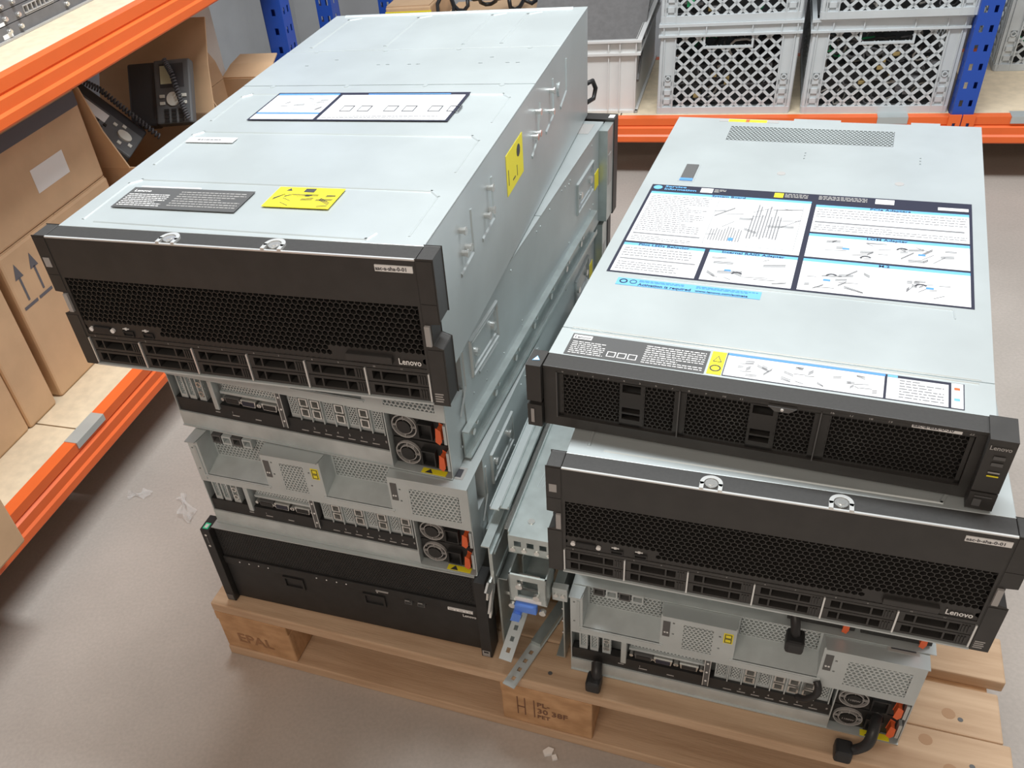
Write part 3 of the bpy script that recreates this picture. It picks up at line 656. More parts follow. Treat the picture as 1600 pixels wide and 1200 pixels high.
def big_server_rear(t, seed, front_d=.79):
    """the other end of the same model of server: ports and power supplies towards -y"""
    W = .447; r = random.Random(seed)
    mb().box(0, W, .062, front_d, 0, .1735).box(.0015, W-.0015, .030, .062, 0, .100).box(0, .0015, 0, .03, 0, .1735).box(W-.0015, W, 0, .03, 0, .1735).build('chassis', 'galv', t)
    mb().prism([(-.0005, .40), (-.0005, -.006), (.016, -.006), (.022, .045), (.122, .045), (.128, -.006), (.222, -.006), (.228, .045), (.325, .045), (.331, -.006), (W+.0005, -.006), (W+.0005, .40)], 'z', .1735, .175).build('top_cover', 'galv', t)
    mb().box(-.0005, W+.0005, .402, front_d-.001, .1735, .175).build('rear_cover', 'galv', t)
    lb = bx('cover_label', 'navy', t, .385, .432, .18, .44, .1748, .1753); bx('panel_print', 'paper', lb, .387, .430, .182, .438, .1752, .1757)
    st = bx('paper_sticker', 'lgrey', t, .400, .436, .012, .036, .175, .1755); bx('sticker_print', 'ink', st, .404, .432, .016, .032, .1754, .1757)
    # upper panel
    g = mb(); P0, P1 = .092, .1725
    def holed(x0, x1, hx, zs):
        za = P0
        for z in zs:
            g.box(x0, x1, -.0015, 0, za, z-.0014); g.box(x0, hx-.0014, -.0015, 0, z-.0014, z+.0014); g.box(hx+.0014, x1, -.0015, 0, z-.0014, z+.0014); za = z+.0014
        g.box(x0, x1, -.0015, 0, za, P1)
    holed(.0005, .018, .006, (.118, .160)); g.box(.018, .126, -.0015, 0, P0, .108); holed(.126, .153, .143, (.135, .158)); g.box(.153, .198, -.0015, 0, P0, .104); g.box(.153, .198, -.0015, 0, .162, P1)
    holed(.198, .224, .2035, (.125, .150)); g.box(.224, .329, -.0015, 0, P0, .108); holed(.329, .357, .346, (.128, .150)); g.box(.357, .436, -.0015, 0, P0, .102); g.box(.357, .436, -.0015, 0, .157, P1); g.box(.436, W-.0005, -.0015, 0, P0, P1)
    up = g.build('upper_panel', 'galv_dull', t)
    for (x0, x1) in ((.018, .126), (.224, .329)):
        g = mb(); g.box(x0-.002, x0, 0, .06, .108, .1725).box(x1, x1+.002, 0, .06, .108, .1725).add([(x0, 0, .108), (x1, 0, .108), (x1, .034, .119), (x0, .034, .119)], [(0, 1, 2, 3)]).build('recess', 'zinc', t)
        g = mb(); g.perf(x0+.001, x1, .118, .1725, .0060, .70, .034, .003, 'y'); g.frame(x0+.003, x1-.003, .121, .170, x0-.001, x1+.001, .117, .1730, .0338, .037); g.build('recess_grille', 'galv_dull', t)
        mb().ridge([(x0-.003, -.0015, .1065), (x1+.003, -.0015, .1065)], .004, .0015).box(x0-.003, x1+.003, -.004, -.0015, .1045, .107).build('fold', 'galv_dull', t)
        if x0 < .1:
            for k in range(4): mb().frame(x0+.012+.018*k, x0+.024+.018*k, .158, .168, x0+.010+.018*k, x0+.026+.018*k, .155, .1705, .022, .033).build('card_slot', 'galv_dull' if k % 2 else 'dgrey', t)
    for (x0, x1, z0, z1) in ((.153, .198, .104, .162), (.357, .436, .102, .157)):
        g = mb(); g.perf(x0, x1, z0, z1, .0056 if x0 < .2 else .0062, .66, -.001, .003, 'y'); g.frame(x0+.003, x1-.003, z0+.003, z1-.003, x0, x1, z0, z1, -.0014, 0); g.build('vent_grille', 'galv_dull', up)
    st = bx('warning_sticker', 'yellowdim', up, .208, .220, -.0021, -.0015, .140, .160); mb().frame(.2105, .2175, .1425, .1485, .2095, .2185, .1415, .1495, -.0025, -.0021).frame(.2105, .2175, .1515, .1575, .2095, .2185, .1505, .1585, -.0025, -.0021).build('warning_symbol', 'ink', st)
    for x in (.129, .3325):
        b = bx('label_tag', 'dgrey', up, x, x+.0095, -.0022, -.0015, .128, .160); mb().cyl((x+.003, -.0028, .137), 'y', .0014, .0008, 8).cyl((x+.0065, -.0028, .137), 'y', .0014, .0008, 8).build('tag_dots', 'white', b)
    bx('panel_bead', 'galv', up, .010, .014, -.003, -.0015, .098, .165)
    # lower recessed row
    bx('lower_backplate', 'galv', t, .001, .357, .027, .030, .026, .092)
    for i, x in enumerate((.012, .028, .046)):
        b = mb().frame(x+.002, x+.010, .056, .088, x, x+.012, .050, .0915, .004, .014).build('slot_cover', 'zinc', t)
        g = mb(); g.perf(x+.0005, x+.0125, .054, .090, .004, .62, .0075, .003, 'y'); g.build('slot_vent', 'zinc', b)
        if i == 2:
            for z in (.062, .078): mb().ring((x+.006, .003, z), 'y', .0048, .003, .006, 12).build('round_jack', 'steel', b)
    bx('side_bar', 'galv', t, .0735, .0815, -.0015, .012, .042, .092, bevel=.001)
    mb().box(.084, .19, .010, .014, .086, .0915).box(.084, .19, .008, .014, .066, .070).build('io_shelf', 'zinc', t)
    g = mb(); g.perf(.086, .188, .070, .087, .005, .6, .0112, .002, 'y'); g.build('io_vent', 'zinc', t)
    for k, x in enumerate((.094, .122, .158)):
        b = mb().prism([(x, .0535), (x+.022, .0535), (x+.024, .0635), (x-.002, .0635)], 'y', .004, .014).build('connector', 'steel' if k else 'dgrey', t); bx('connector_pins', 'navy' if k == 1 else 'black', b, x+.001, x+.021, .0030, .0042, .055, .062)
        [mb().cyl((x+q, .004, .0585), 'y', .0028, .010, 8).build('jack_screw', 'steel', b) for q in (-.006, .028)]
    b = bx('number_bar', 'dgrey', t, .1895, .1975, -.001, .012, .034, .094); mb().box(.1893, .1903, -.0018, -.001, .034, .094).box(.1967, .1977, -.0018, -.001, .034, .094).build('bar_edges', 'edge', b); mb().cyl((.1935, -.0016, .045), 'y', .0016, .0006, 8).cyl((.1935, -.0016, .065), 'y', .0016, .0006, 8).cyl((.1935, -.0016, .085), 'y', .0016, .0006, 8).build('tag_dots', 'white', b)
    for i in range(8):
        x = .204+i*.0187
        b = mb().frame(x+.002, x+.0145, .057, .0885, x, x+.0165, .050, .0915, .006, .008).build('card_bracket', 'zinc', t)
        kind = (0, 1, 2, 2, 0, 2, 0, 1)[(i+seed) % 8] if i else 0
        if kind == 0:
            g = mb(); g.perf(x+.001, x+.0165, .056, .090, .0042, .64, .0055, .001, 'y'); g.build('bracket_vent', 'zinc', b)
        else:
            for z in (.058, .0745):
                mb().frame(x+.0035, x+.0130, z+.0015, z+.0115, x+.0015, x+.0150, z, z+.0130, .002, .020).build('network_port', 'steel', b)
        bx('bracket_gap', 'zinc', b, x+.0168, x+.0182, .002, .014, .050, .0915)
    sb = bx('number_strip', 'black', t, .002, .357, .002, .014, .026, .050)
    for i in range(10): text('%d' % (i+1), .0055, (.22+.0187*i if i > 0 else .1, .0016, .038), sb, 'lgrey', 'y', 'slot_number'); 
    mb().box(.07, .078, .0014, .002, .035, .0365).box(.10, .112, .0014, .002, .034, .0355).box(.14, .15, .0014, .002, .034, .0355).build('port_symbols', 'lgrey', sb)
    for i in range(7): mb().box(.218+.0187*i, .229+.0187*i, .0014, .002, .0325, .0338).build('strip_print', 'lgrey', sb)
    bx('bottom_plate', 'zinc', t, 0, .357, -.0005, .014, .0015, .026); bx('bottom_lip', 'galv', t, 0, W, -.003, .014, 0, .0015)
    bx('psu_partition', 'galv', t, .357, .3585, -.001, .03, .0015, .092); bx('psu_bay', 'galv', t, .3585, .4455, .024, .030, .0015, .092)
    for q in range(2):
        z0 = .003+q*.0445; b = mb().box(.360, .4445, .010, .024, z0, z0+.042).build('power_supply', 'black', t)
        mb().ring((.381, .006, z0+.021), 'y', .0185, .0170, .004, 20).ring((.381, .006, z0+.021), 'y', .0125, .0112, .004, 18).ring((.381, .006, z0+.021), 'y', .0068, .0056, .004, 14).box(.363, .399, .006, .009, z0+.0204, z0+.0216).box(.3804, .3816, .006, .009, z0+.003, z0+.039).build('fan_guard', 'lgrey', b)
        hb = mb().cyl((.381, .004, z0+.021), 'y', .0100, .003, 18).build('fan_hub', 'black', b)
        if seed == 5: text('1100W', .0052, (.381, .0035, z0+.0192), b, 'lgrey', 'y', 'rating', 'CENTER')
        mb().frame(.404, .421, z0+.010, z0+.031, .402, .423, z0+.008, z0+.033, .002, .010).build('power_inlet', 'black', b)
        mb().prism([(.4300, z0+.012), (.4345, z0+.009), (.4375, z0+.014), (.4370, z0+.030), (.4320, z0+.033)], 'y', -.002, .010).build('release_tab', 'orange_tab', b, bevel=.001)
        bx('psu_latch', 'galv', b, .4405, .4445, .0, .010, z0+.008, z0+.038)
    st = bx('warning_sticker', 'yellowdim', t, .400, .436, -.0015, .008, .0015, .0021); mb().add([(.405, -.001, .0023), (.417, -.001, .0023), (.411, .007, .0023)], [(0, 1, 2)]).build('warning_symbol', 'ink', st)
    # side details
    handle_emboss(t, W, .095, .195, .098, .150)
    mb().ridge([(W, .07, .150), (W, .07, .10), (W, .045, .07)], .005, .0018, 'x').build('side_bead', 'galv', t); mb().ridge([(W, .12, .088), (W, .19, .088)], .005, .0018, 'x').build('side_bead', 'galv', t)
    for i in range(26): mb().cyl((W, r.uniform(.02, .75), r.choice((.02, .055, .075, .16))+r.uniform(-.004, .004)), 'x', .0018, .0008, 8).build('rivet', 'galv', t)
    handle_emboss(t, W, .60, .70, .085, .135)
    st = bx('warning_sticker', 'yellow', t, W, W+.0006, .715, .742, .075, .105)
    # bezel end (far side)
    bx('front_bezel', 'bezel', t, -.0172, W+.0172, front_d+.012, front_d+.040, 0, .1748, bevel=.001)
    bx('ear_bracket', 'galv_rail', t, W, W+.0155, front_d-.03, front_d+.012, .004, .170); bx('ear_bracket', 'galv_rail', t, -.0155, 0, front_d-.03, front_d+.012, .004, .170)
    bx('ear_label', 'lgrey', t, W+.0155, W+.016, front_d-.022, front_d-.002, .07, .125); bx('white_tag', 'white', t, W+.004, W+.014, front_d+.018, front_d+.032, .1748, .1753)
    bx('lid_label', 'lgrey', t, .385, .435, front_d-.06, front_d-.015, .175, .1755)
s2 = pose('rack_server', 'rear-facing server directly under the topmost yellow-stickered server, orange tabs showing', -.035, .0569, -.3961, .4987, 1, 1.048)
big_server_rear(s2, 1, .775)
s3 = pose('rack_server', 'rear-facing server resting on the plain black-fronted server', -.0241, .021, -.354, .3225, 1)
big_server_rear(s3, 2, .79)
def inner_rail(t, X, y0, y1, z, name='slide_rail'):
    mb().box(X, X+.002, y0, y1, z-.020, z+.020).box(X, X+.010, y0, y1, z-.022, z-.020).box(X, X+.010, y0, y1, z+.020, z+.022).box(X+.009, X+.010, y0, y1, z-.022, z-.014).build(name, 'galv_rail', t)
    for k in range(7):
        y = y0+.03+k*.09
        if y < y1-.02: mb().cyl((X+.002, y, z), 'x', .005, .003, 10).cyl((X+.002, y+.016, z+.004), 'x', .003, .002, 8).build('rail_rivet', 'steel', t)
inner_rail(s2, .447, .042, .70, .012+.012); inner_rail(s3, .447, .05, .70, .024)
# plain black server at the bottom
s4 = pose('rack_server', 'plain black-fronted server lowest in its stack, on the pallet boards', -.051, .009, -.3312, .1447)
h = .1775
mb().box(.0175, .4645, .014, .80, 0, .176).build('chassis', 'galv', s4, bevel=.001); mb().box(.0175, .4645, .006, .80, .176, .1775).build('top_cover', 'galv', s4, bevel=.0005)
bx('cover_edge', 'galv', s4, .0175, .4645, .0045, .0062, .1755, .1776)
mb().box(.0178, .4642, .008, .016, .108, .1755).box(.0178, .4642, .004, .016, .092, .108).box(.0178, .4642, .007, .016, .003, .092).build('front_panel', 'black', s4, bevel=.001)
g = mb(); g.perf(.024, .458, .112, .172, .0045, .7, .0072, .002, 'y'); g.build('fine_grille', 'black', s4)
for x in (.049, .067, .085, .103, .192, .210, .228, .245): mb().cyl((x, .0034, .1008), 'y', .0012, .001, 8).build('indicator_light', 'white', s4)
for x in (.125, .27): mb().frame(x+.004, x+.034, .064, .082, x, x+.038, .060, .086, .004, .0072).build('finger_recess', 'black', s4)
mb().box(.2966, .318, .002, .005, .1005, .1022).box(.298, .300, .002, .005, .097, .1005).build('pull_tag', 'lgrey', s4)
for x in (.344, .3655):
    u = mb().frame(x+.001, x+.011, .0855, .0895, x, x+.012, .0845, .0905, .002, .0065).build('usb_port', 'dgrey', s4); bx('port_symbol', 'lgrey', u, x+.001, x+.009, .0016, .0022, .0925, .0935)
st = bx('asset_sticker', 'white', s4, .4158, .4560, .002, .0045, .0925, .0975); g = mb(); x = .4185
for n in (3, 1, 3, 1, 2):
    for q in range(n): g.box(x, x+.0018, .0016, .002, .0942, .0958); x += .0024
    x += .0028
o = g.build('faded_print', 'lgrey', st); o['kind'] = 'stuff'
text('Lenovo', .0085, (.4375, .0055, .0780), s4, 'white', 'y', 'brand_lettering', sx=.85)
for left in (True, False):
    x0, x1 = (0, .0172) if left else (.4648, .482); e = mb().box(x0, x1, -.004, .030, .0, h-.001).build('ear', 'black', s4, bevel=.001)
    if left:
        bx('green_sticker', 'green', e, .004, .0135, -.001, .012, h-.001, h-.0004); bx('sticker_print', 'white', e, .006, .0115, .001, .009, h-.0004, h-.0001)
        for z in (.140, .165): mb().cyl((.0086, -.005, z), 'y', .0024, .0012, 10).build('ear_screw', 'steel', e)
        bx('ear_slot', 'dgrey', e, .0072, .010, -.0046, -.004, .145, .160); bx('ear_foot', 'dgrey', e, .002, .015, -.0048, -.004, .003, .016)
    else:
        mb().box(.467, .479, -.0048, -.004, .003, .0045).box(.467, .479, -.0048, -.004, .006, .0075).frame(.469, .477, .0095, .0145, .467, .479, .0085, .0155, -.0048, -.004).build('small_print', 'lgrey', e)
# ------------------------------------------------------------------ second stack
s7 = pose('rack_server', 'rear-facing server lowest in its stack, with black cords before its power supplies', .523, -.177, -.3467, .1447)
big_server_rear(s7, 5, .79)
s6b = pose('rack_server', 'thinner rear-facing server half hidden between two larger servers, orange tabs showing', .523+.004, -.177+.022, -.3467, .3205)
mb().box(.005, .455, .03, .76, 0, .116).build('chassis', 'galv', s6b); mb().box(.005, .455, .004, .76, .116, .1175).build('top_cover', 'galv', s6b); bx('rear_panel', 'galv', s6b, .005, .455, .020, .030, 0, .116)
for x0 in (.285, .372):
    b = mb().box(x0, x0+.080, .006, .020, .004, .112).build('power_supply', 'black', s6b); mb().ring((x0+.03, .002, .05), 'y', .026, .024, .004, 20).ring((x0+.03, .002, .05), 'y', .016, .0145, .004, 18).build('fan_guard', 'lgrey', b)
    mb().prism([(x0+.065, .010), (x0+.069, .008), (x0+.071, .014), (x0+.0705, .036), (x0+.067, .038)], 'y', -.003, .008).build('release_tab', 'orange_tab', b, bevel=.001)
for i in range(6):
    x = .02+i*.042; b = mb().frame(x+.004, x+.034, .02, .10, x, x+.038, .01, .108, .010, .020).build('slot_cover', 'galv_dull', s6b); g = mb(); g.perf(x+.004, x+.035, .02, .10, .006, .66, .014, .002, 'y'); g.build('slot_vent', 'galv_dull', b)
bx('bottom_lip', 'galv', s6b, .005, .458, -.004, .02, 0, .0012)
s6 = pose('rack_server', 'black honeycomb-fronted server beneath the thinner server with the large service diagram', .4927, -.2306, -.3441, .4382)
big_server_front(s6, 'aac-b-sha-0-01', False)
inner = mb().box(.0155, .0175, .06, .72, .06, .105).box(.006, .0175, .06, .72, .058, .06).box(.006, .0175, .06, .72, .105, .107).build('slide_rail', 'galv_rail', s6)
# thin server on top
s5 = pose('rack_server', 'thin server with large service diagram on its lid, topmost in its stack', .4819, -.1504, -.4079, .6148)
h = .087
mb().box(.0175, .4645, .026, .650, 0, .0855).box(.0175, .4645, .650, .748, 0, .03).box(.0175, .100, .650, .748, .03, .0855).box(.357, .4645, .650, .748, .03, .0855).box(.100, .357, .728, .748, .03, .0855).build('chassis', 'galv', s5)
g = mb().box(.0172, .4648, .0255, .080, .0855, .087); ya = .0815
for yy in (.60, .61, .62):
    g.box(.0172, .4648, ya, yy, .0855, .087)
    for a, b in ((.0172, .23), (.232, .385), (.387, .4648)): g.box(a, b, yy, yy+.004, .0855, .087)
    ya = yy+.004
lid = g.box(.0172, .4648, ya, .655, .0855, .087).box(.0172, .105, .655, .748, .0855, .087).box(.352, .4648, .655, .748, .0855, .087).box(.105, .352, .718, .748, .0855, .087).build('top_cover', 'galv', s5)
g = mb(); g.perf(.104, .353, .655, .720, .0060, .72, .0868, .002, 'z'); g.frame(.108, .349, .6585, .7165, .105, .352, .655, .718, .0864, .0870, 'z'); g.build('lid_grille', 'galv', lid)
mb().ridge([(.03, .0775, .087), (.45, .0775, .087)], .003, .0010).ridge([(.03, .0835, .087), (.452, .0835, .087)], .003, .0010).ridge([(.08, .2135, .087), (.428, .2135, .087)], .003, .0008).ridge([(.428, .2135, .087), (.43, .195, .087)], .002, .0006).build('bead', 'galv', lid)
for x, y in ((.206, .545), (.362, .532)): mb().cyl((x, y, .0868), 'z', .006, .0005, 14).build('dimple', 'lgrey', lid)
la = mb().box(.0655, .089, .498, .560, .0862, .0876).build('latch_frame', 'galv', s5); bx('latch', 'dgrey', la, .068, .0865, .507, .557, .0874, .0890, bevel=.001); bx('blue_touchpoint', 'blue', la, .068, .0865, .500, .507, .0874, .0888)
st = bx('rear_warning_strip', 'yellow', s5, .10, .16, .735, .745, .087, .0874); bx('grey_end', 'lgrey', st, .085, .10, .735, .745, .087, .0874); bx('grey_end', 'lgrey', st, .16, .178, .735, .745, .087, .0874); bx('orange_mark', 'orange_tab', st, .127, .133, .735, .745, .0873, .0876)
for x0, x1 in ((.20, .27), (.37, .41)): mb().box(x0, x1, .748, .756, .0855, .087).build('rear_tab', 'galv', s5)
# service diagram
sv = bx('service_diagram', 'navy', s5, .033, .449, .219, .482, .087, .0875)
Z = .0875
def panel(x0, x1, y0, y1, title, seed, bar=True):
    bx('panel_print', 'paper', sv, x0, x1, y0, y1, Z-.0002, Z+.0002)
    if bar:
        bx('blue_bar', 'skyblue', sv, x0, x1, y1-.0068, y1, Z, Z+.0003); text(title, .0075, ((x0+x1)/2, y1-.0060, Z+.0005), sv, 'navy', 'z', 'panel_title', 'CENTER', 1.1)
panel(.037, .2565, .304, .458, 'System Board', 1); panel(.037, .143, .222, .299, 'Pilot LEDs Behavior', 2); panel(.149, .2565, .222, .299, 'Internal RAID Adapter', 3)
panel(.263, .4455, .371, .450, 'PCIe Adapters', 4); panel(.263, .4455, .304, .366, 'LOM Adapter', 5); panel(.263, .4455, .222, .299, 'M.2', 6)
greek(.041, .125, .335, .447, 20, Z+.0004, 21, .3).build('small_print', 'inkgrey', sv); bx('grey_rule', 'inkgrey', sv, .041, .13, .326, .329, Z, Z+.0004); greek(.041, .12, .308, .322, 3, Z+.0004, 22, .3).build('small_print', 'inkgrey', sv)
g = mb(); r = random.Random(4)
for i in range(12): g.box(.140+.0035*i, .1412+.0035*i, .325, .355+r.uniform(0, .012), Z, Z+.0004)
for i in range(10): g.box(.187+.004*i, .1885+.004*i, .335+r.uniform(0, .01), .42+r.uniform(-.02, .02), Z, Z+.0004)
g.frame(.136, .248, .315, .440, .1355, .2485, .3145, .4405, Z, Z+.0004, 'z'); g.build('board_drawing', 'inkgrey', sv)
sketch(.136, .248, .33, .43, Z+.0005, 31, 14).build('line_drawing', 'inkgrey', sv); bx('blue_mark', 'blue', sv, .166, .172, .327, .335, Z, Z+.0006)
greek(.041, .13, .262, .288, 4, Z+.0004, 23, .3).build('small_print', 'inkgrey', sv); bx('grey_rule', 'inkgrey', sv, .041, .138, .255, .2575, Z, Z+.0004); greek(.041, .12, .227, .250, 4, Z+.0004, 24, .3).build('small_print', 'inkgrey', sv)
for x0, x1, y0, y1, sd in ((.155, .25, .228, .286, 41), (.285, .36, .310, .352, 42), (.37, .435, .310, .352, 43), (.27, .34, .228, .286, 44), (.38, .435, .232, .280, 45)):
    sketch(x0, x1, y0, y1, Z+.0005, sd, 12).build('line_drawing', 'inkgrey', sv)
    g = mb(); r = random.Random(sd); cx, cy = r.uniform(x0, x1), r.uniform(y0, y1); g.ring((cx, cy, Z), 'z', .007, .0048, .0006, 10, .5, 3); g.build('curved_arrow', 'ink', sv); bx('blue_mark', 'blue', sv, x0+.02, x0+.028, y0+.02, y0+.024, Z, Z+.0006)
greek(.266, .443, .412, .440, 4, Z+.0004, 25, .25).build('small_print', 'inkgrey', sv); bx('grey_rule', 'inkgrey', sv, .266, .44, .398, .4015, Z, Z+.0004); greek(.266, .443, .376, .394, 3, Z+.0004, 26, .25).build('small_print', 'inkgrey', sv)
mb().cyl((.043, .472, Z), 'z', .0065, .0004, 16).build('round_logo', 'skyblue', sv); text('Service', .0085, (.053, .4735, Z+.0004), sv, 'skyblue', 'z', 'title', sx=1.25); text('Information', .0085, (.053, .4650, Z+.0004), sv, 'skyblue', 'z', 'title', sx=1.15)
bx('header_tag', 'white', sv, .105, .122, .464, .478, Z, Z+.0004); greek(.124, .14, .466, .477, 3, Z+.0005, 27, .5).build('small_print', 'lgrey', sv); bx('yellow_mark', 'yellow', sv, .206, .218, .464, .478, Z, Z+.0004); greek(.22, .25, .465, .478, 3, Z+.0005, 28, .5).build('small_print', 'lgrey', sv)
greek(.264, .325, .465, .478, 3, Z+.0005, 29, .5).build('small_print', 'lgrey', sv); bx('header_tag', 'white', sv, .335, .358, .464, .478, Z, Z+.0004); bx('header_tag', 'white', sv, .410, .445, .458, .466, Z, Z+.0004)
# activation strip
ac = bx('activation_sticker', 'skyblue', s5, .052, .226, .190, .207, .087, .0875); mb().ring((.0605, .199, Z), 'z', .0052, .0036, .0004, 14).ring((.073, .199, Z), 'z', .0046, .0037, .0004, 14).build('round_symbols', 'navy', ac)
text('Activation is required', .0078, (.080, .1915, Z+.0003), ac, 'navy', 'z', 'lettering', sx=.95); text('www.lenovo.com/activate', .0062, (.150, .1915, Z+.0003), ac, 'navy', 'z', 'lettering', sx=.95); greek(.080, .135, .1995, .205, 2, Z+.0004, 33, .4).build('small_print', 'blue', ac); greek(.150, .222, .199, .205, 2, Z+.0004, 34, .4).build('small_print', 'blue', ac)
# front label strip
lb = bx('regulatory_label', 'charcoal_label', s5, .034, .191, .0275, .0705, .087, .0874); greek(.038, .078, .030, .056, 7, .0877, 35, .32).build('small_print', 'white', lb); greek(.122, .188, .030, .066, 9, .0877, 36, .32).build('small_print', 'white', lb); bx('brand_box', 'white', lb, .036, .058, .060, .068, .0873, .0876); text('Lenovo', .0065, (.0375, .0615, .0878), lb, 'ink', 'z', 'brand_lettering')
for x in (.082, .094, .106): mb().frame(x+.001, x+.009, .034, .042, x, x+.010, .033, .043, .0873, .0877, 'z').build('approval_symbol', 'white', lb)
st = bx('warning_sticker', 'yellow', s5, .1935, .2085, .029, .0715, .087, .0875)
mb().add([(.196, .052, .0877), (.206, .052, .0877), (.201, .064, .0877)], [(0, 1, 2)]).build('warning_symbol', 'ink', st); mb().add([(.1975, .0528, .0879), (.2045, .0528, .0879), (.201, .0615, .0879)], [(0, 1, 2)]).build('warning_symbol', 'yellow', st); mb().ring((.201, .040, .0875), 'z', .006, .0045, .0004, 14).build('warning_symbol', 'ink', st)
lb = bx('instruction_label', 'navy', s5, .2095, .438, .029, .0722, .087, .0874); bx('panel_print', 'paper', lb, .2105, .366, .030, .0675, .0873, .0876); bx('panel_print', 'paper', lb, .3685, .424, .030, .0675, .0873, .0876); bx('panel_print', 'paper', lb, .4265, .437, .030, .0715, .0873, .0876)
bx('blue_bar', 'blue', lb, .2105, .3665, .0680, .0716, .0873, .0876); bx('blue_bar', 'skyblue', lb, .3685, .378, .0680, .0716, .0873, .0876)
for x0, sd in ((.216, 51), (.268, 52), (.318, 53)): sketch(x0, x0+.042, .034, .062, .0878, sd, 9).build('line_drawing', 'inkgrey', lb)
greek(.38, .42, .033, .066, 7, .0878, 54, .3).build('small_print', 'inkgrey', lb); bx('red_mark', 'orange_tab', lb, .429, .434, .060, .064, .0875, .0878); bx('blue_mark', 'skyblue', lb, .429, .434, .042, .046, .0875, .0878)
# front
mb().box(.0178, .4642, .0, .0255, .0825, .0868).build('bezel_top', 'bezel_top', s5, bevel=.0008); bx('bezel_back', 'bezel', s5, .0178, .4642, .021, .026, .002, .083)
mb().frame(.034, .450, .014, .078, .0178, .4642, .0, .0825, .002, .014).build('bezel_frame', 'bezel', s5)
for x0, x1 in ((.0345, .1715), (.1730, .3125), (.3140, .4495)):
    g = mb()
    if x1 < .4:
        a0, a1, b0, b1 = x0+.005, x0+.0725, x0+.0985, x1-.003
        g.perf(a0, a1, .0165, .0765, .0056, .80, .0050, .004, 'y'); g.perf(b0, b1, .0165, .0765, .0056, .80, .0050, .004, 'y'); g.box(x0, a0+.0015, .005, .008, .014, .078); 
        for p in ((a1-.001, a1+.002, .014, .078), (a1+.0225, b0+.0015, .014, .078), (a1+.002, a1+.0225, .014, .024), (a1+.002, a1+.0225, .0315, .034), (a1+.002, a1+.0225, .041, .062), (a1+.002, a1+.0225, .073, .078)): g.box(p[0], p[1], .005, .008, p[2], p[3])
        g.box(b1-.002, x1, .005, .008, .014, .078); g.box(x0, x1, .005, .008, .0135, .0180); g.box(x0, x1, .005, .008, .0745, .0785)
        b = g.build('filler_panel', 'mesh', s5)
    else:
        g.perf(x0+.008, x1-.003, .0165, .0765, .0056, .84, .0050, .004, 'y'); g.box(x0, x0+.0095, .005, .008, .014, .078); g.box(x1-.004, x1, .005, .008, .014, .078); g.box(x0, x1, .005, .008, .0135, .0180); g.box(x0, x1, .005, .008, .0745, .0785); b = g.build('filler_panel', 'mesh', s5)
for x in (.0338, .1722, .3133): bx('bay_divider', 'dgrey', s5, x-.0006, x+.0006, .0005, .006, .014, .079)
for i in range(24):
    if i in (12, 13, 14, 15, 20, 21, 22): continue
    text('%d' % i, .0042, (.0400+.01755*i, .0016, .0795), s5, 'lgrey', 'y', 'bay_number')
mb().prism([(.262, .080), (.290, .080), (.283, .074), (.269, .074)], 'y', -.002, .003).build('bezel_catch', 'dgrey', s5); mb().cyl((.276, -.003, .0775), 'y', .0016, .002, 8).build('catch_pin', 'white', s5)
st = bx('asset_sticker', 'white', s5, .3945, .4375, .0004, .0020, .0792, .0860); text('aac-a-esx-0-30', .0060, (.3952, 0, .0806), st, 'ink', 'y', 'sticker_text')
for left in (True, False):
    x0, x1 = (-.0005, .0172) if left else (.4585, .482); yf = -.006 if left else -.012; q0, q1 = (.032, .0375) if left else (.022, .024)
    e = mb().box(x0, x1, yf, .0255, 0, q0).box(x0+.002, x1-.002, yf+.005, .0255, q0, q1).box(x0, x1, yf, .0255, q1, h+(.0015 if left else .002)).build('ear', 'bezel', s5)
    if left:
        mb().add([(.004, .004, h+.0019), (.013, .006, h+.0019), (.008, .014, h+.0019)], [(0, 1, 2)]).build('arrow_sticker', 'skyblue', e); mb().add([(.0055, .005, h+.0021), (.012, .0065, h+.0021), (.008, .0125, h+.0021)], [(0, 1, 2)]).build('arrow_sticker', 'white', e)
        bx('small_label', 'lgrey', e, .004, .008, yf-.0012, yf-.0005, .006, .026)
    else:
        text('Lenovo', .0072, (.4602, yf-.0010, .0775), e, 'lgrey', 'y', 'brand_lettering', sx=.85)
        for z, c in ((.066, 'dgrey'), (.058, 'dgrey'), (.049, 'lgrey'), (.0445, 'yellowdim')): bx('status_button', c, e, .466, .476, yf-.0014, yf-.0005, z, z+(.004 if c == 'dgrey' else .0016), bevel=.0004)
        mb().box(.463, .478, yf-.0012, yf-.0005, .017, .0182).box(.463, .470, yf-.0012, yf-.0005, .005, .014).build('small_print', 'dgrey', e)
# ------------------------------------------------------------------ loose rails between the stacks (frame of the lowest right server)
def rail_thing(name, label, x, y, z, rz=0, roll=0, pitch=0):
    t = thing(name, label, 'rail'); base = Matrix.Translation((.523, -.177, .144)) @ Matrix.Rotation(-.3467, 4, 'Z')
    t.matrix_world = base @ Matrix.Translation((x, y, z)) @ Matrix.Rotation(rz, 4, 'Z') @ Matrix.Rotation(roll, 4, 'Y') @ Matrix.Rotation(pitch, 4, 'X'); return t
rt = rail_thing('server_rail', 'silver slide rail with hooked end beside the rear-facing servers', -.106, -.02, .176)
mb().box(-.002, .0, 0, .66, 0, .085).box(-.012, 0, 0, .66, -.002, 0).box(-.012, 0, 0, .66, .085, .087).box(-.014, -.002, .03, .64, .028, .058).build('channel', 'galv_rail', rt)
mb().box(.0, .003, .0, .10, .012, .074).ridge([(.003, .01, .02), (.003, .09, .02), (.003, .09, .066), (.003, .01, .066)], .004, .0015, 'x').build('end_plate', 'galv_rail', rt)
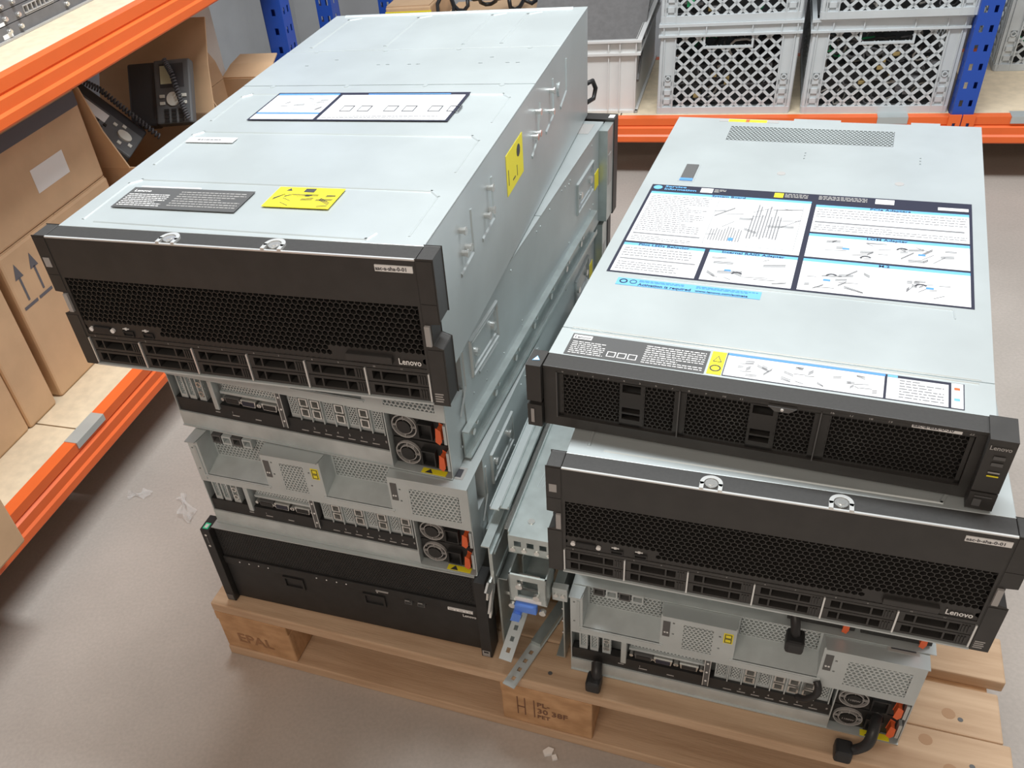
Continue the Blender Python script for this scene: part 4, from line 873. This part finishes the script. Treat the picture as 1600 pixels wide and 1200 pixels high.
mb().prism([(-.030, .010), (0, .010), (0, .030), (-.012, .028), (-.020, .036), (-.034, .030), (-.026, .020)], 'x', -.001, .002).prism([(-.03, -.02), (-.006, .012), (.006, .006), (-.012, -.016), (-.018, -.032), (-.026, -.034), (-.022, -.022)], 'x', -.001, .002).build('hook', 'steel', rt)
for k in range(6): mb().cyl((.0, .12+.09*k, .045), 'x', .004, .003, 10).build('rail_rivet', 'steel', rt)
rt = rail_thing('server_rail', 'wide flat silver tray rail with square-holed end flange', -.086, .004, .268)
mb().box(0, .072, 0, .62, 0, .0018).box(0, .0015, 0, .62, .0018, .008).box(.0705, .072, .03, .62, .0018, .006).build('tray', 'galv_rail', rt)
g = mb(); xs = [0, .008, .018, .026, .036, .044, .054, .060, .070, .072]
for i in range(9): 
    if i % 2 == 0: g.box(xs[i], xs[i+1], -.0015, 0, -.032, .0018)
    else: g.box(xs[i], xs[i+1], -.0015, 0, -.032, -.018); g.box(xs[i], xs[i+1], -.0015, 0, -.008, .0018)
g.build('end_flange', 'galv_rail', rt)
for x in (.006, .022, .040, .058): mb().cyl((x, -.003, -.025), 'y', .004, .0025, 10).build('flange_rivet', 'steel', rt)
for x, y in ((.025, .03), (.05, .08)): mb().cyl((x, y, .0018), 'z', .005, .0016, 12).build('flange_rivet', 'steel', rt)
for k in range(4): mb().ridge([(.015+.008*k, .10, .0018), (.02+.008*k, .16, .0018)], .002, .0006).build('tray_mark', 'galv', rt)
rt = rail_thing('server_rail', 'slide rail with square end bracket and blue release latch', -.082, -.02, .150)
mb().frame(.012, .042, .022, .056, 0, .054, .012, .066, .0, .003).box(0, .002, .0, .04, .012, .066).box(.052, .054, 0, .04, .012, .066).box(0, .054, 0, .04, .010, .012).build('end_bracket', 'galv_rail', rt)
mb().frame(.016, .038, .026, .052, .012, .042, .022, .056, .012, .014).build('bracket_window', 'steel', rt)
mb().box(.008, .050, .04, .60, .016, .018).box(.008, .010, .04, .60, .016, .058).box(.048, .050, .04, .60, .016, .058).build('channel', 'galv_rail', rt)
mb().box(.008, .040, -.008, .002, -.004, .010).prism([(.004, -.018), (.014, -.018), (.018, -.004), (.008, -.002)], 'y', -.014, -.004).build('release_latch', 'latchblue', rt, bevel=.0015)
for x, z in ((.004, .004), (.048, .0), (.016, .048), (.040, .030)): mb().cyl((x, -.006, z), 'y', .005, .006, 12).build('screw_head', 'steel', rt)
bx('bracket_label', 'white', rt, .008, .046, -.001, 0, .013, .020)
rt = rail_thing('server_rail', 'tall slide rail standing against the lowest rear-facing server beside the blue-latched rail', -.014, .012, .004)
mb().box(0, .002, 0, .62, 0, .170).box(-.012, 0, 0, .62, 0, .002).box(-.012, 0, 0, .62, .168, .170).build('channel', 'galv_rail', rt)
for k in range(4): mb().ridge([(-.0012, .01, .05+.028*k), (-.0012, .022, .045+.028*k), (-.0012, .026, .03+.028*k)], .003, -.003, 'x').build('wire_clip', 'steel', rt)
mb().box(-.012, .010, -.012, .0, .150, .176).build('end_block', 'zinc', rt, bevel=.001)
for x in (-.006, .004): mb().cyl((x, -.015, .163), 'y', .0035, .003, 10).build('screw_head', 'steel', rt)
def strip(label, x, y, z, rz, pitch, L=.16):
    rt = rail_thing('rail_strip', label, x, y, z, rz, 0, pitch); g = mb(); W = .020; ys = [0]
    n = 4
    for k in range(n): ys += [.012+k*.018, .020+k*.018]
    ys.append(L)
    for i in range(len(ys)-1):
        if i % 2 == 0: g.box(0, W, ys[i], ys[i+1], 0, .002)
        else: g.box(0, .007, ys[i], ys[i+1], 0, .002); g.box(.013, W, ys[i], ys[i+1], 0, .002)
    g.build('perforated_strip', 'galv_dull', rt); mb().box(.002, .018, .085, L, .002, .010).build('strip_spine', 'galv_rail', rt)
strip('flat perforated rail end lying over the pallet board edge', -.092, -.058, .003, -.25, .0, .18)
strip('steep perforated rail end propped beside the blue-latched rail', -.100, -.042, .042, -.1, -.5+.9, .14)
for lab, x, z, w, m in (('narrow bright rail strip lying along the side of the rear-facing server', -.119, .285, .014, 'galv'), ('second narrow rail lying beside the bright rail strip', -.103, .290, .012, 'galv_rail'), ('thin rail edge tucked under the flat tray rail', -.100, .250, .008, 'steel')):
    rt = rail_thing('rail_strip', lab, x, .03, z); mb().box(0, w, 0, .62, 0, .0018).box(0, .0015, 0, .62, .0018, .006).box(w-.0015, w, 0, .62, .0018, .006).build('channel', m, rt)
rt = rail_thing('server_rail', 'low slide rail standing on the pallet behind the perforated strips', -.112, .012, .003); mb().box(0, .003, 0, .6, 0, .160).box(0, .020, 0, .6, 0, .002).box(0, .016, 0, .6, .158, .160).build('channel', 'galv_rail', rt)
for k in range(3): mb().cyl((.003, .04+.12*k, .08), 'x', .004, .003, 10).build('rail_rivet', 'steel', rt)
# ------------------------------------------------------------------ cords
def cord(label, path, r, plug=True, name='power_cord'):
    t = thing(name, label, 'cord'); t.matrix_world = Matrix.Translation((.523, -.177, .144)) @ Matrix.Rotation(-.3467, 4, 'Z')
    P = [Vector(p) for p in path]; pts = []
    for i in range(len(P)-1):
        a, b, c, d = P[max(i-1, 0)], P[i], P[i+1], P[min(i+2, len(P)-1)]
        for k in range(6):
            u = k/6; pts.append(.5*((2*b)+(c-a)*u+(2*a-5*b+4*c-d)*u*u+(3*b-a-3*c+d)*u**3))
    pts.append(P[-1]); mb().tube(pts, r, 8).build('cable', 'cable', t, smooth=True)
    if plug:
        e = P[-1]; mb().box(e.x-.011, e.x+.011, e.y-.014, e.y+.012, e.z-.010, e.z+.012).build('plug', 'cable', t, bevel=.004)
    return t
cord('black plug dangling from the half-hidden server over a recess', [(.282, .016, .232), (.287, -.004, .222), (.290, -.014, .206), (.291, -.016, .192)], .006)
cord('black strap hooked below the recess of the lowest rear-facing server', [(.330, -.004, .104), (.333, -.010, .098), (.332, -.012, .085), (.322, -.010, .068), (.312, -.004, .060)], .005, False, 'cable_strap')
cord('thick black cord and plug looping from a power supply to the pallet', [(.412, .001, .052), (.408, -.022, .050), (.404, -.034, .035), (.394, -.036, .020), (.378, -.038, .011)], .007)
cord('short black plug end resting at the foot of the lowest rear-facing server', [(.040, -.004, .034), (.042, -.016, .028), (.042, -.022, .018), (.040, -.024, .012)], .008)
ct = thing('cable_strap', 'black ring-shaped cable strap at the corner of a rear-facing server', 'strap'); ct.matrix_world = Matrix.Translation((-.035, .0569, .4965)) @ Matrix.Rotation(-.3961, 4, 'Z')
mb().ring((-.012, -.004, .150), 'y', .014, .0105, .010, 20).build('loop', 'cable', ct); mb().box(-.002, .012, -.006, .006, .148, .158).build('buckle', 'cable', ct, bevel=.001)
# ------------------------------------------------------------------ floor litter
def scrap(label, x, y, seed, s, stretch=1.6):
    r = random.Random(seed); g = mb(); n = 7
    vs = [((i/(n-1)-.5)*s*stretch+r.uniform(-.1, .1)*s, (j/(n-1)-.5)*s*(.5+.4*math.sin(i*1.3+seed))+r.uniform(-.08, .08)*s, .002+abs(r.gauss(0, .22))*s*.5) for i in range(n) for j in range(n)]
    g.add(vs, [(i*n+j, (i+1)*n+j, (i+1)*n+j+1, i*n+j+1) for i in range(n-1) for j in range(n-1)])
    o = g.build('plastic_scrap', 'film', None, smooth=False); o.location = R(x, y, 0); o.rotation_euler.z = r.uniform(0, 3); tag(o, label, 'litter')
scrap('crumpled clear plastic scrap on the floor by the orange beam', -.50, .32, 2, .035)
scrap('longer torn clear film strip on the floor beside the black ear', -.365, .30, 5, .045, 2.0)
o = mb().prism([(0, 0), (.012, .002), (.016, .010), (.008, .014), (-.002, .008)], 'z', 0, .006).prism([(.012, -.008), (.020, -.006), (.018, .002), (.011, 0)], 'z', 0, .004).build('paper_crumb', 'white', None); o.location = R(.522, -.09, 0); tag(o, 'small white paper crumb on the floor before the pallet', 'litter')
flush_texts()
